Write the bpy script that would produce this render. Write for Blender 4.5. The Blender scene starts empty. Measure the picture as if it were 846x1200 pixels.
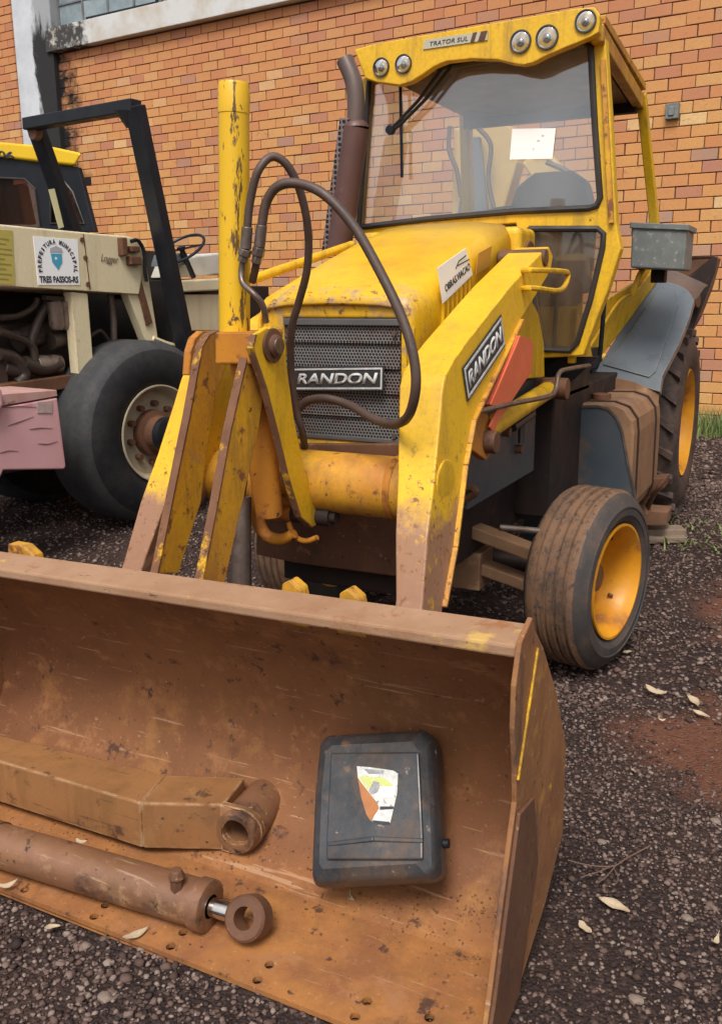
import bpy, bmesh, math, random
import numpy as np
from mathutils import Vector, Matrix
from mathutils.geometry import tessellate_polygon
random.seed(7); rng=np.random.default_rng(7)
S=bpy.context.scene; C=S.collection; R=math.radians
# ---------------------------------------------------------------- camera
F=1050.; EYE=1.6; PITCH=math.atan(250/1050.); ROLL=R(0.4); YAW=R(26.9); CX,CY=423.,600.
_f=Vector((-math.sin(YAW)*math.cos(PITCH), math.cos(YAW)*math.cos(PITCH), -math.sin(PITCH)))
_r=Vector((math.cos(YAW), math.sin(YAW),0)); _u=_r.cross(_f)
RT=_r*math.cos(ROLL)-_u*math.sin(ROLL); UP=_r*math.sin(ROLL)+_u*math.cos(ROLL); FW=_f
CAM=Vector((0,0,EYE))
cd=bpy.data.cameras.new('camera'); cam=bpy.data.objects.new('camera',cd); C.objects.link(cam); S.camera=cam
cd.sensor_fit='VERTICAL'; cd.sensor_height=24; cd.lens=24*F/1200; cd.clip_start=.05; cd.clip_end=2000
m=Matrix((RT,UP,-FW)).transposed().to_4x4(); m.translation=CAM; cam.matrix_world=m
# ---------------------------------------------------------------- world, sun, exposure
w=bpy.data.worlds.new("World"); S.world=w; w.use_nodes=True; nt=w.node_tree; nt.nodes.clear()
SUN_EL,SUN_AZ=R(56),R(166)      # azimuth clockwise from +Y
sky=nt.nodes.new('ShaderNodeTexSky'); sky.sky_type='NISHITA'; sky.sun_disc=False
sky.sun_elevation=SUN_EL; sky.sun_rotation=SUN_AZ; sky.dust_density=4; sky.air_density=1.0
hs=nt.nodes.new('ShaderNodeHueSaturation'); hs.inputs['Saturation'].default_value=.30
bg=nt.nodes.new('ShaderNodeBackground'); bg.inputs['Strength'].default_value=.13
wo=nt.nodes.new('ShaderNodeOutputWorld')
nt.links.new(sky.outputs[0],hs.inputs['Color']); nt.links.new(hs.outputs[0],bg.inputs['Color']); nt.links.new(bg.outputs[0],wo.inputs[0])
sl=bpy.data.lights.new('sun','SUN'); sl.energy=2.0; sl.angle=R(22); sl.color=(1,.95,.88)
so=bpy.data.objects.new('sun',sl); C.objects.link(so)
sd=Vector((math.sin(SUN_AZ)*math.cos(SUN_EL), math.cos(SUN_AZ)*math.cos(SUN_EL), math.sin(SUN_EL)))
so.rotation_euler=sd.to_track_quat('Z','Y').to_euler(); so.location=(0,0,20)
S.view_settings.view_transform='Standard'; S.view_settings.look='None'; S.view_settings.exposure=.34; S.view_settings.gamma=1
# ---------------------------------------------------------------- measuring helpers: a point seen at (px,py) lying on a known plane
def ray(px,py): return FW+RT*((px-CX)/F)-UP*((py-CY)/F)
def on(px,py,n,d):                       # plane n.P=d
    n=Vector(n); r=ray(px,py); return CAM+r*((d-n.dot(CAM))/n.dot(r))
def oX(px,py,v): return on(px,py,(1,0,0),v)
def oY(px,py,v): return on(px,py,(0,1,0),v)
def oZ(px,py,v): return on(px,py,(0,0,1),v)
class Frame:
    def __init__(s,o,deg):
        s.a=R(deg); s.o=Vector(o); s.ax=Vector((math.cos(s.a),math.sin(s.a),0)); s.ay=Vector((-math.sin(s.a),math.cos(s.a),0)); s.az=Vector((0,0,1))
    def p(s,px,py,ax,v):
        n={'X':s.ax,'Y':s.ay,'Z':s.az}[ax]; P=on(px,py,n,v+n.dot(s.o))-s.o
        return Vector((P.dot(s.ax),P.dot(s.ay),P.z))
# ---------------------------------------------------------------- materials
def L(nt,a,b): nt.links.new(a,b)
class NT:
    def __init__(s,name):
        s.m=bpy.data.materials.new(name); s.m.use_nodes=True; s.t=s.m.node_tree; s.b=s.t.nodes['Principled BSDF']
        s.tc=s.t.nodes.new('ShaderNodeTexCoord').outputs['Object']
    def n(s,t,**k):
        x=s.t.nodes.new('ShaderNode'+t)
        for a,v in k.items(): setattr(x,a,v)
        return x
    def l(s,a,b): s.t.links.new(a,b)
    def noise(s,scale,detail=6,rough=.6,vec=None,stretch=None):
        x=s.n('TexNoise'); x.inputs['Scale'].default_value=scale; x.inputs['Detail'].default_value=detail; x.inputs['Roughness'].default_value=rough
        v=vec or s.tc
        if stretch:
            mp=s.n('Mapping'); mp.inputs['Scale'].default_value=stretch; s.l(v,mp.inputs[0]); v=mp.outputs[0]
        s.l(v,x.inputs['Vector']); return x.outputs['Fac']
    def ramp(s,fac,a,b,ca=(0,0,0,1),cb=(1,1,1,1)):
        x=s.n('ValToRGB'); e=x.color_ramp.elements; e[0].position=a; e[1].position=b; e[0].color=ca; e[1].color=cb
        s.l(fac,x.inputs[0]); return x.outputs[0]
    def mr(s,v,a,b,c=0,d=1):
        x=s.n('MapRange'); s.l(v,x.inputs[0])
        for i,k in enumerate((a,b,c,d)): x.inputs[i+1].default_value=k
        return x.outputs[0]
    def edges(s,rad=.012):
        bv=s.n('Bevel',samples=4); bv.inputs[0].default_value=rad; g=s.n('NewGeometry'); d=s.n('VectorMath',operation='DOT_PRODUCT'); s.l(bv.outputs[0],d.inputs[0]); s.l(g.outputs['Normal'],d.inputs[1])
        return s.mr(d.outputs['Value'],.97,.86)
    def mix(s,fac,a,b,mode='MIX'):
        x=s.n('Mix',data_type='RGBA',blend_type=mode)
        for i,v in ((0,fac),(6,a),(7,b)):
            if isinstance(v,(int,float)): x.inputs[i].default_value=v
            elif isinstance(v,tuple): x.inputs[i].default_value=(*v,1) if len(v)==3 else v
            else: s.l(v,x.inputs[i])
        return x.outputs[2]
    def math(s,op,a,b=None,c=None):
        x=s.n('Math',operation=op)
        for i,v in enumerate((a,b,c)):
            if v is None: continue
            if isinstance(v,(int,float)): x.inputs[i].default_value=v
            else: s.l(v,x.inputs[i])
        return x.outputs[0]
    def bump(s,h,strength=.3,dist=.01):
        x=s.n('Bump'); x.inputs['Strength'].default_value=strength; x.inputs['Distance'].default_value=dist
        s.l(h,x.inputs['Height']); s.l(x.outputs[0],s.b.inputs['Normal'])
    def out(s,col,rough=.5,metal=0,spec=None):
        for v,k in ((col,'Base Color'),(rough,'Roughness'),(metal,'Metallic')):
            if isinstance(v,tuple): s.b.inputs[k].default_value=(*v,1)
            elif isinstance(v,(int,float)): s.b.inputs[k].default_value=v
            else: s.l(v,s.b.inputs[k])
        if spec is not None: s.b.inputs['Specular IOR Level'].default_value=spec
        return s.m
def surf(name,base,second=None,amt=.5,scale=3,spots=(),rough=.5,metal=0,bump=.15,bscale=40,spec=None,edge=None,stretch=None,grime=0,scr=None,low=None):
    """base colour, soft patches of a second colour, sharp spots [(colour, noise scale, threshold, width, stretch)], worn edges"""
    n=NT(name); col=base
    if second:
        f=n.ramp(n.noise(scale,8,.62,stretch=stretch),.5-amt*.3,.5+.3*(1.2-amt)); col=n.mix(f,base,second)
    if low:                              # brighter rust on the scraped front part of the floor
        sy=n.n('SeparateXYZ'); n.l(n.tc,sy.inputs[0]); f=n.mr(n.math('ADD',n.math('ADD',sy.outputs[1],sy.outputs[2]),n.math('MULTIPLY',n.noise(4,9,.65),.5)),low[1],low[2],1,0)
        col=n.mix(f,col,n.mix(n.ramp(n.noise(5,8,.65),.40,.62),low[0],low[3]))
    if grime:                            # thin run-down dirt and fine mottling
        col=n.mix(n.math('MULTIPLY',n.ramp(n.noise(5,9,.7,stretch=(2.2,2.2,.28)),.50,.68),grime),col,(.17,.085,.03))
        col=n.mix(n.math('MULTIPLY',n.ramp(n.noise(55,6,.7),.45,.75),grime*.6),col,(.20,.11,.05))
    if scr:                              # long scrapes in two directions
        for st_,rot in (((.5,9,9),(0,.5,.5)),((.5,11,11),(.3,-.7,-.4)),((.4,8,8),(0,1.3,1.2))):
            mp=n.n('Mapping'); mp.inputs['Rotation'].default_value=rot; mp.inputs['Scale'].default_value=st_; n.l(n.tc,mp.inputs[0])
            col=n.mix(n.math('MULTIPLY',n.ramp(n.noise(4.5,9,.62,vec=mp.outputs[0]),.655,.675),.8),col,scr)
    rr=rough
    for sp in spots:
        c,sc,th,wd=sp[:4]; st=sp[4] if len(sp)>4 else None
        f=n.ramp(n.noise(sc,10,.7,stretch=st),th,th+wd); col=n.mix(f,col,c)
    if edge:
        f=n.math('MULTIPLY',n.edges(),n.ramp(n.noise(14,8,.7),.46,.54)); col=n.mix(f,col,edge)
    if bump: n.bump(n.noise(bscale,6,.7),bump,.004)
    rv=n.ramp(n.noise(scale*2.3,6,.6),.3,.7,(max(rough-.13,.05),)*3+(1,),(min(rough+.15,1),)*3+(1,))
    return n.out(col,rv,metal,spec)
YEL=(.77,.455,.010); YD=(.60,.29,.012); RUST=(.20,.075,.03); RUSTD=(.075,.032,.018); DUST=(.36,.20,.11)
Y_=surf('yellow paint worn',YEL,(.74,.42,.012),.5,2.2,[(DUST,3.1,.66,.14),(RUST,17,.665,.03),(RUSTD,45,.68,.02)],.45,0,.12,30,edge=RUST,grime=.55)
YR=surf('yellow paint rusty',(.70,.37,.012),(.50,.20,.03),.6,3.5,[(DUST,2.6,.60,.12),(RUST,11,.57,.05),(RUSTD,34,.62,.03)],.52,0,.2,40,edge=RUST,grime=.55)
YO=surf('orange worn paint',(.55,.22,.02),(.38,.14,.035),.6,5,[(RUST,9,.55,.08),(RUSTD,30,.62,.04)],.55,0,.2,40,edge=RUSTD,spec=.22)
def arm_paint():                         # paint worn away where the arm rubs near the bucket
    n=NT('yellow arm paint'); col=n.mix(n.ramp(n.noise(2.2,8),.4,.62),YEL,(.74,.42,.012))
    col=n.mix(n.ramp(n.noise(26,10,.7),.655,.68),col,RUST)
    sp=n.n('SeparateXYZ'); n.l(n.tc,sp.inputs[0])
    z=n.math('ADD',sp.outputs[2],n.math('MULTIPLY',n.noise(7,8,.7),.32))
    low=n.mr(z,1.09,1.17,1,0); col=n.mix(n.math('MULTIPLY',low,n.ramp(n.noise(14,8,.7),.28,.40)),col,(.33,.17,.10))
    low2=n.mr(z,1.22,1.38,1,0); col=n.mix(n.math('MULTIPLY',low2,n.ramp(n.noise(38,8,.75),.57,.60)),col,(.22,.09,.04))
    col=n.mix(n.math('MULTIPLY',n.edges(.008),n.ramp(n.noise(14,8,.7),.50,.56)),col,(.28,.12,.06))
    col=n.mix(n.math('MULTIPLY',n.ramp(n.noise(4,9,.7,stretch=(2,2,.3)),.50,.72),.45),col,(.30,.15,.04)); col=n.mix(n.math('MULTIPLY',n.ramp(n.noise(55,6,.7),.48,.75),.3),col,(.22,.12,.05))
    n.bump(n.noise(30),.1,.004); return n.out(col,n.ramp(n.noise(6),.3,.7,(.34,)*3+(1,),(.6,)*3+(1,)))
YA=arm_paint()
EDGE=surf('bare brown steel edge',(.20,.095,.05),(.14,.065,.04),.5,9,[((.62,.34,.02),7,.56,.06),(RUSTD,30,.58,.05)],.7,0,.4,60,spec=.22)
RST=surf('rusty bucket steel',(.29,.125,.052),(.185,.075,.036),.7,1.7,[((.42,.195,.065),3.2,.56,.18),((.10,.045,.028),2.4,.585,.12,(1,1,.6)),((.33,.15,.065),9,.56,.10),((.09,.045,.03),13,.60,.05),((.46,.27,.15),24,.645,.05),((.045,.025,.018),42,.645,.03),((.42,.22,.11),70,.62,.05)],.62,0,.7,22,grime=.4,scr=(.44,.25,.14),low=((.38,.16,.05),2.06,2.28,(.25,.10,.042)),spec=.22)
RFL=surf('rusty orange floor steel',(.36,.15,.048),(.22,.09,.038),.7,3,[((.52,.25,.06),4,.56,.12),((.12,.055,.033),6,.575,.08),((.30,.13,.055),14,.56,.08),((.06,.03,.02),36,.62,.03),((.48,.27,.14),60,.63,.05)],.6,0,.7,24,grime=.3,scr=(.13,.06,.035))
RLT=surf('dusty rim steel',(.38,.23,.14),(.29,.155,.085),.6,5,[((.28,.12,.055),8,.57,.08),((.52,.33,.10),6,.62,.08),((.09,.05,.03),16,.655,.03,(.5,3,3)),((.15,.08,.05),50,.64,.04)],.75,0,.6,40,spec=.22)
BRN=surf('brown oily steel',(.16,.075,.045),(.09,.045,.03),.5,5,[((.28,.13,.06),8,.6,.1),((.05,.03,.025),22,.62,.05),((.34,.18,.09),45,.63,.05)],.45,0,.4,40,grime=.4,spec=.22)
OILY=surf('oily cast steel',(.26,.125,.065),(.16,.075,.045),.5,5,[((.38,.22,.11),9,.56,.12),((.075,.085,.10),10,.62,.06),((.04,.022,.018),24,.60,.05),((.06,.032,.022),3,.57,.08),((.45,.30,.17),50,.65,.05)],.40,.1,.45,40,grime=.5,scr=(.36,.22,.13))
BEAM=surf('tan rusty beam paint',(.33,.155,.060),(.23,.105,.045),.6,3,[((.46,.25,.09),6,.60,.14),((.10,.05,.03),9,.59,.06),((.15,.075,.04),3,.57,.10),((.06,.035,.025),38,.64,.03)],.45,0,.4,30,edge=(.55,.38,.24),grime=.6,scr=(.10,.055,.035),spec=.22)
DRK=surf('dark chassis steel',(.020,.016,.015),(.045,.026,.02),.5,4,[(RUSTD,10,.6,.08)],.6,0,.2,30,spec=.22)
GRYP=surf('blue grey fender paint',(.085,.102,.120),(.12,.135,.145),.5,3,[((.20,.15,.11),5,.66,.12),((.4,.4,.38),60,.74,.02)],.34,0,.08,20,edge=(.25,.2,.16))
GRYD=surf('dark blue grey plate',(.045,.06,.075),(.07,.075,.08),.5,3,[((.16,.09,.055),4,.56,.12),((.2,.17,.15),18,.68,.04)],.42,0,.1,20)
GALV=surf('mottled grey box paint',(.14,.15,.14),(.20,.21,.20),.5,14,[((.32,.33,.31),26,.56,.08),((.12,.06,.04),5,.66,.08)],.55,0,.2,60,edge=(.06,.045,.04))
TNK=surf('dusty brown tank paint',(.30,.17,.09),(.20,.11,.07),.5,4,[((.40,.26,.14),7,.6,.1),(RUSTD,16,.62,.06)],.5,0,.2,30,spec=.22)
RED=surf('faded red paint',(.72,.13,.055),(.60,.13,.06),.5,5,[((.30,.10,.06),12,.62,.06),((.09,.04,.03),30,.68,.03)],.45,0,.1,30)
CRM=surf('cream paint',(.74,.65,.43),(.68,.58,.36),.5,2,[((.35,.20,.10),8,.67,.07),((.14,.06,.035),22,.69,.03)],.5,0,.1,30,edge=(.3,.17,.09),grime=.22)
PNK=surf('faded pink paint',(.72,.42,.43),(.66,.35,.36),.5,2.4,[((.50,.10,.12),1.3,.60,.12),((.16,.10,.10),14,.70,.03,(1,1,7)),((.32,.17,.14),7,.66,.08)],.5,0,.1,30)
BLK=surf('black painted steel',(.009,.010,.014),(.016,.017,.022),.5,5,[((.05,.045,.04),30,.70,.04)],.42,0,.1,30,spec=.3)
MAR=surf('maroon brown pipe',(.085,.040,.035),(.12,.055,.045),.5,4,[((.17,.10,.08),9,.6,.1)],.5,.1,.2,30)
PLT=surf('rusty side plate',(.38,.18,.072),(.25,.11,.05),.7,3,[((.50,.25,.07),4,.57,.12),((.12,.07,.055),2.6,.57,.08,(1,1.5,.6)),((.62,.36,.03),15,.655,.03),((.08,.04,.03),34,.63,.03)],.55,0,.5,26,grime=.35,scr=(.42,.27,.18),spec=.22)
PIPE=surf('grey brown exhaust pipe',(.11,.085,.08),(.15,.10,.085),.5,6,[(RUST,12,.62,.08)],.45,.3,.2,30)
HOSE=surf('brown black hose',(.065,.04,.032),(.10,.06,.045),.5,12,[((.15,.09,.07),20,.62,.06)],.5,0,.2,80)
FIT=surf('dull zinc fitting',(.20,.16,.135),(.12,.075,.055),.5,14,[],.4,.6,.2,60)
CHR=surf('bright chrome rod',(.75,.73,.70),(.6,.56,.52),.5,8,[],.16,1,.05,30)
RBK=surf('black rubber seal',(.022,.018,.017),(.04,.03,.026),.5,6,[],.55,0,.1,30)
ENG=surf('greasy engine metal',(.050,.038,.032),(.085,.06,.045),.5,7,[((.16,.13,.11),13,.63,.06)],.45,.3,.3,40)
ENL=surf('pale greasy metal',(.26,.20,.16),(.14,.10,.08),.5,8,[(RUSTD,14,.6,.06)],.42,.3,.3,40)
WHT=surf('white weathered concrete',(.62,.62,.63),(.50,.51,.52),.5,1.5,[((.30,.29,.28),5,.68,.08)],.85,0,.3,20)
PPR=surf('white paper',(.90,.90,.89),None,rough=.7,bump=0)
INK=surf('black print',(.03,.03,.035),None,rough=.6,bump=0)
WIN=surf('dark stained cover',(.03,.03,.03),None,rough=.6,bump=0)
WPT=surf('chalky white letter paint',(.62,.62,.60),(.40,.40,.38),.5,30,[((.18,.17,.16),40,.62,.05)],.6,0,.2,60)
WOOD=surf('grey weathered wood',(.26,.19,.13),(.16,.11,.08),.6,9,[((.08,.05,.04),22,.6,.05,(1,12,12))],.85,0,.5,40,stretch=(1,10,10))
def rubber(name,base,dirt,amt,axis=True):
    n=NT(name); f=n.ramp(n.noise(6,10,.72),.5-amt*.2,.64-amt*.1); col=n.mix(f,base,dirt)
    col=n.mix(n.ramp(n.noise(34,8,.7),.52,.66),col,base)
    n.bump(n.noise(60,8,.7),.35,.004); return n.out(col,.72,0,.3)
TYF=rubber('muddy front tyre rubber',(.042,.036,.035),(.19,.105,.06),1.15)
TYS=rubber('front tyre side rubber',(.052,.046,.044),(.09,.065,.052),.3)
TYR=rubber('rear tyre rubber',(.040,.032,.029),(.105,.068,.052),.7)
TYB=rubber('smooth roller tyre rubber',(.040,.040,.044),(.062,.060,.060),.5)
TYC=rubber('smooth roller tyre side',(.014,.015,.018),(.028,.026,.026),.4)
def perf(name,metalc,holec,pitch,plane,hexa=True,rad=.34):
    n=NT(name); sp=n.n('SeparateXYZ'); n.l(n.tc,sp.inputs[0]); a,b=[sp.outputs['XYZ'.index(c)] for c in plane]
    def dots(ox,oy,sy):
        u=n.math('SUBTRACT',n.math('FRACT',n.math('ADD',n.math('MULTIPLY',a,1/pitch),ox+100)),.5)
        v=n.math('MULTIPLY',n.math('SUBTRACT',n.math('FRACT',n.math('ADD',n.math('MULTIPLY',b,1/(pitch*sy)),oy+100)),.5),sy)
        return n.math('SQRT',n.math('ADD',n.math('MULTIPLY',u,u),n.math('MULTIPLY',v,v)))
    d=dots(0,0,1.732 if hexa else 1)
    if hexa: d=n.math('MINIMUM',d,dots(.5,.5,1.732))
    f=n.ramp(d,rad,rad+.07); base=n.mix(n.ramp(n.noise(5,8,.7),.45,.62),metalc,(metalc[0]*.8+.03,metalc[1]*.55+.01,metalc[2]*.5))
    n.bump(f,.5,.004); return n.out(n.mix(f,holec,base),.5,.2)
GRL=perf('perforated grille sheet',(.18,.175,.17),(.008,.008,.009),.0125,'XZ')
GRD=perf('perforated guard sheet',(.17,.14,.14),(.008,.008,.009),.024,'XZ',False,.33)
def glass(name,tint,dirtc,amt,gl=.10,ior=1.6):
    m_=bpy.data.materials.new(name); m_.use_nodes=True; t=m_.node_tree; t.nodes.clear(); N=t.nodes.new
    o=N('ShaderNodeOutputMaterial'); tr=N('ShaderNodeBsdfTransparent'); tr.inputs[0].default_value=(*tint,1)
    g=N('ShaderNodeBsdfGlossy'); g.inputs['Roughness'].default_value=.03
    d=N('ShaderNodeBsdfDiffuse'); d.inputs[0].default_value=(*dirtc,1)
    fr=N('ShaderNodeFresnel'); fr.inputs[0].default_value=ior
    ad=N('ShaderNodeMath'); ad.operation='ADD'; ad.inputs[1].default_value=gl; t.links.new(fr.outputs[0],ad.inputs[0])
    a=N('ShaderNodeMixShader'); b=N('ShaderNodeMixShader')
    tc=N('ShaderNodeTexCoord'); no=N('ShaderNodeTexNoise'); no.inputs['Scale'].default_value=2.2; no.inputs['Detail'].default_value=7
    mp=N('ShaderNodeMapping'); mp.inputs['Rotation'].default_value=(0,.5,0); mp.inputs['Scale'].default_value=(2.2,1,.6)
    t.links.new(tc.outputs['Object'],mp.inputs[0]); t.links.new(mp.outputs[0],no.inputs['Vector'])
    mr=N('ShaderNodeMapRange'); mr.inputs[1].default_value=.3; mr.inputs[2].default_value=.75; mr.inputs[3].default_value=amt*.35; mr.inputs[4].default_value=amt*1.9
    t.links.new(no.outputs['Fac'],mr.inputs[0])
    t.links.new(mr.outputs[0],a.inputs[0]); t.links.new(tr.outputs[0],a.inputs[1]); t.links.new(d.outputs[0],a.inputs[2])
    t.links.new(ad.outputs[0],b.inputs[0]); t.links.new(a.outputs[0],b.inputs[1]); t.links.new(g.outputs[0],b.inputs[2]); t.links.new(b.outputs[0],o.inputs[0])
    return m_
GLS=glass('hazy windscreen glass',(.95,.96,.97),(.66,.70,.76),.10,.075)
GLD=glass('dusty lower glass',(.80,.78,.74),(.40,.30,.22),.22,.02)
LAMP=glass('lamp lens glass',(.9,.9,.9),(.6,.6,.6),.1,.1)
REFL=surf('lamp reflector',(.40,.39,.37),(.3,.28,.26),.5,30,[],.18,.9,.0)
def paneglass():
    n=NT('dusty window pane'); v=n.noise(3,6)
    n.bump(n.noise(14,4),.25,.01); return n.out(n.mix(n.ramp(v,.35,.65),(.17,.22,.24),(.30,.36,.38)),.22,0,.8)
PANE=paneglass()
def brickmat():
    n=NT('fired clay brick'); oi=n.n('ObjectInfo'); rnd=oi.outputs['Random']
    at=n.n('Attribute'); at.attribute_name='tone'; rnd=n.math('FRACT',n.math('ADD',rnd,at.outputs['Fac']))
    x=n.n('ValToRGB'); e=x.color_ramp.elements; e[0].position=0; e[0].color=(.54,.22,.10,1); e[1].position=1; e[1].color=(.66,.36,.135,1)
    for p,c in ((.12,(.44,.21,.145)),(.18,(.57,.24,.10)),(.40,(.62,.29,.105)),(.62,(.64,.325,.115)),(.92,(.65,.375,.14)),(.955,(.36,.22,.19)),(.972,(.74,.50,.24))):
        k=e.new(p); k.color=(*c,1)
    n.l(rnd,x.inputs[0]); geo=n.n('NewGeometry').outputs['Position']
    col=n.mix(n.math('MULTIPLY',n.ramp(n.noise(1.3,6,.6,geo),.42,.75),.5),x.outputs[0],(.60,.29,.13))
    col=n.mix(n.math('MULTIPLY',n.ramp(n.noise(48,6,.75,geo),.42,.72),.45),col,(.40,.17,.08))
    col=n.mix(n.ramp(n.noise(7,8,.7,geo,(1,1,2.2)),.60,.70),col,(.40,.17,.08)); col=n.mix(n.math('MULTIPLY',n.ramp(n.noise(.5,8,.6,geo,(1,1,.4)),.45,.7),.35),col,(.38,.17,.09))
    col=n.mix(n.ramp(n.noise(9,8,.75,geo,(1,1,1.6)),.70,.73),col,(.10,.055,.04))
    spz=n.n('SeparateXYZ'); n.l(geo,spz.inputs[0]); col=n.mix(n.math('MULTIPLY',n.mr(n.math('ADD',spz.outputs[2],n.math('MULTIPLY',n.noise(.9,6,.6,geo),1.6)),4.2,6.4),.5),col,(.50,.20,.105))
    # soot beside the pillar, in the wall's own coordinates
    sp=n.n('SeparateXYZ'); n.l(geo,sp.inputs[0]); wx=n.math('ADD',n.math('MULTIPLY',sp.outputs[0],.99678),n.math('MULTIPLY',sp.outputs[1],-.0802))
    soot=n.math('ADD',wx,n.math('MULTIPLY',n.noise(2.6,8,.7,geo,(1,1,1.5)),-2.0))
    st=n.n('MapRange'); st.inputs[1].default_value=SOOTX-.95; st.inputs[2].default_value=SOOTX-.55; st.inputs[3].default_value=1; st.inputs[4].default_value=0; n.l(soot,st.inputs[0])
    lim=n.n('MapRange'); lim.inputs[1].default_value=SOOTX-1.1; lim.inputs[2].default_value=SOOTX-1.0; n.l(wx,lim.inputs[0])
    col=n.mix(n.math('MULTIPLY',st.outputs[0],lim.outputs[0]),col,(.02,.018,.018))
    bk=n.n('Attribute'); bk.attribute_name='black'; col=n.mix(bk.outputs['Fac'],col,(.018,.016,.016))
    n.bump(n.noise(30,8,.7,geo),.35,.006); return n.out(col,.8,0,.15)
# ---------------------------------------------------------------- mesh building
class B:
    def __init__(s): s.v=[]; s.f=[]; s.m=[]; s.mi=0; s.sm=[]; s.smooth=False
    def add(s,vs,fs):
        o=len(s.v); s.v+= [tuple(v) for v in vs]; s.f+= [tuple(i+o for i in f) for f in fs]; s.m+=[s.mi]*len(fs); s.sm+=[s.smooth]*len(fs); return s
    def box(s,x0,x1,y0,y1,z0,z1):
        v=[(x,y,z) for x in(x0,x1) for y in(y0,y1) for z in(z0,z1)]
        return s.add(v,[(0,1,3,2),(4,6,7,5),(0,4,5,1),(2,3,7,6),(0,2,6,4),(1,5,7,3)])
    def hexa(s,a,b):                     # two quads joined (a front, b back)
        return s.add(list(a)+list(b),[(3,2,1,0),(4,5,6,7),(0,1,5,4),(1,2,6,5),(2,3,7,6),(3,0,4,7)])
    def beam(s,p,q,w,h,up=(0,0,1)):
        p=Vector(p);q=Vector(q);d=(q-p).normalized();u=Vector(up)
        if abs(d.dot(u))>.98: u=Vector((0,1,0))
        x=d.cross(u).normalized()*w/2; y=x.cross(d).normalized()*h/2
        return s.hexa([p-x-y,p+x-y,p+x+y,p-x+y],[q-x-y,q+x-y,q+x+y,q-x+y])
    def prism(s,pts,off,holes=()):       # planar polygon of 3D points (with holes) thickened by the vector off
        loops=[[Vector(p) for p in pts]]+[[Vector(p) for p in h] for h in holes]; off=Vector(off)
        tris=tessellate_polygon(loops); flat=[p for l in loops for p in l]; n=len(flat)
        fs=[tuple(t) for t in tris]; 
        nn=sum(((flat[t[1]]-flat[t[0]]).cross(flat[t[2]]-flat[t[0]]) for t in tris),Vector()); 
        vs=flat+[p+off for p in flat]; out=[]
        for t in fs:
            k=(flat[t[1]]-flat[t[0]]).cross(flat[t[2]]-flat[t[0]])
            t1=t if k.dot(off)<0 else t[::-1]
            out.append(t1); out.append(tuple(i+n for i in t1[::-1]))
        o=0
        for l in loops:
            c=len(l)
            for i in range(c): j=(i+1)%c; out.append((o+i,o+j,o+j+n,o+i+n))
            o+=c
        return s.add(vs,out)
    def tube(s,pts,r,seg=12,caps=True,closed=False):
        P=[Vector(p) for p in pts]; n=len(P); rs=r if isinstance(r,(list,tuple)) else [r]*n
        rings=[]; up=None
        for i in range(n):
            if closed: d=P[(i+1)%n]-P[i-1]
            else: d=P[min(i+1,n-1)]-P[max(i-1,0)]
            d.normalize()
            if up is None: up=d.orthogonal().normalized()
            else: up=(up-d*up.dot(d)).normalized()
            b=d.cross(up); rings.append([P[i]+(up*math.cos(2*math.pi*k/seg)+b*math.sin(2*math.pi*k/seg))*rs[i] for k in range(seg)])
        fs=[]
        for i in range(n if closed else n-1):
            j=(i+1)%n
            for k in range(seg): l=(k+1)%seg; fs.append((i*seg+k,i*seg+l,j*seg+l,j*seg+k))
        if caps and not closed: fs.append(tuple(range(seg))[::-1]); fs.append(tuple((n-1)*seg+k for k in range(seg)))
        sm=s.smooth; s.smooth=True; s.add([v for r_ in rings for v in r_],fs); s.smooth=sm; return s
    def lathe(s,prof,o=(0,0,0),ax=(1,0,0),seg=40,a0=0,a1=2*math.pi,cap=False):  # prof [(along,radius)]
        o=Vector(o);a=Vector(ax).normalized();u=a.orthogonal().normalized();v=a.cross(u); full=abs(a1-a0-2*math.pi)<1e-6
        n=seg if full else seg+1; vs=[]
        for (t,r) in prof:
            for k in range(n): g=a0+(a1-a0)*k/seg; vs.append(o+a*t+(u*math.cos(g)+v*math.sin(g))*r)
        fs=[]
        for i in range(len(prof)-1):
            for k in range(seg): l=(k+1)%n; fs.append((i*n+k,i*n+l,(i+1)*n+l,(i+1)*n+k))
        if cap: fs.append(tuple(range(n))[::-1]); fs.append(tuple((len(prof)-1)*n+k for k in range(n)))
        sm=s.smooth; s.smooth=True; s.add(vs,fs); s.smooth=sm; return s
    def cyl(s,p,q,r,seg=20): return s.tube([p,q],r,seg)
    def disc(s,o,ax,r,t,seg=24): 
        a=Vector(ax).normalized(); return s.tube([Vector(o),Vector(o)+a*t],r,seg)
def fix(me):
    bm=bmesh.new(); bm.from_mesh(me); bmesh.ops.recalc_face_normals(bm,faces=bm.faces); bm.to_mesh(me); bm.free()
def ob(name,b,mats,parent=None,bev=0,loc=None,seg=2,label=None,auto=35,norm=True,sub=0):
    me=bpy.data.meshes.new(name); me.from_pydata(b.v,[],b.f)
    mats=mats if isinstance(mats,(list,tuple)) else [mats]
    for x in mats: me.materials.append(x)
    me.polygons.foreach_set('material_index',b.m); me.polygons.foreach_set('use_smooth',b.sm); me.update()
    if norm: fix(me)
    if any(b.sm): me.set_sharp_from_angle(angle=R(38))
    o=bpy.data.objects.new(name,me); C.objects.link(o)
    if parent: o.parent=parent
    if loc is not None: o.location=loc
    if bev:
        md=o.modifiers.new('bevel','BEVEL'); md.width=bev; md.segments=seg; md.limit_method='ANGLE'; md.angle_limit=R(auto); md.harden_normals=False
    if sub:
        md=o.modifiers.new('sub','SUBSURF'); md.levels=md.render_levels=sub
    if label: o['label']=label
    return o
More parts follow.
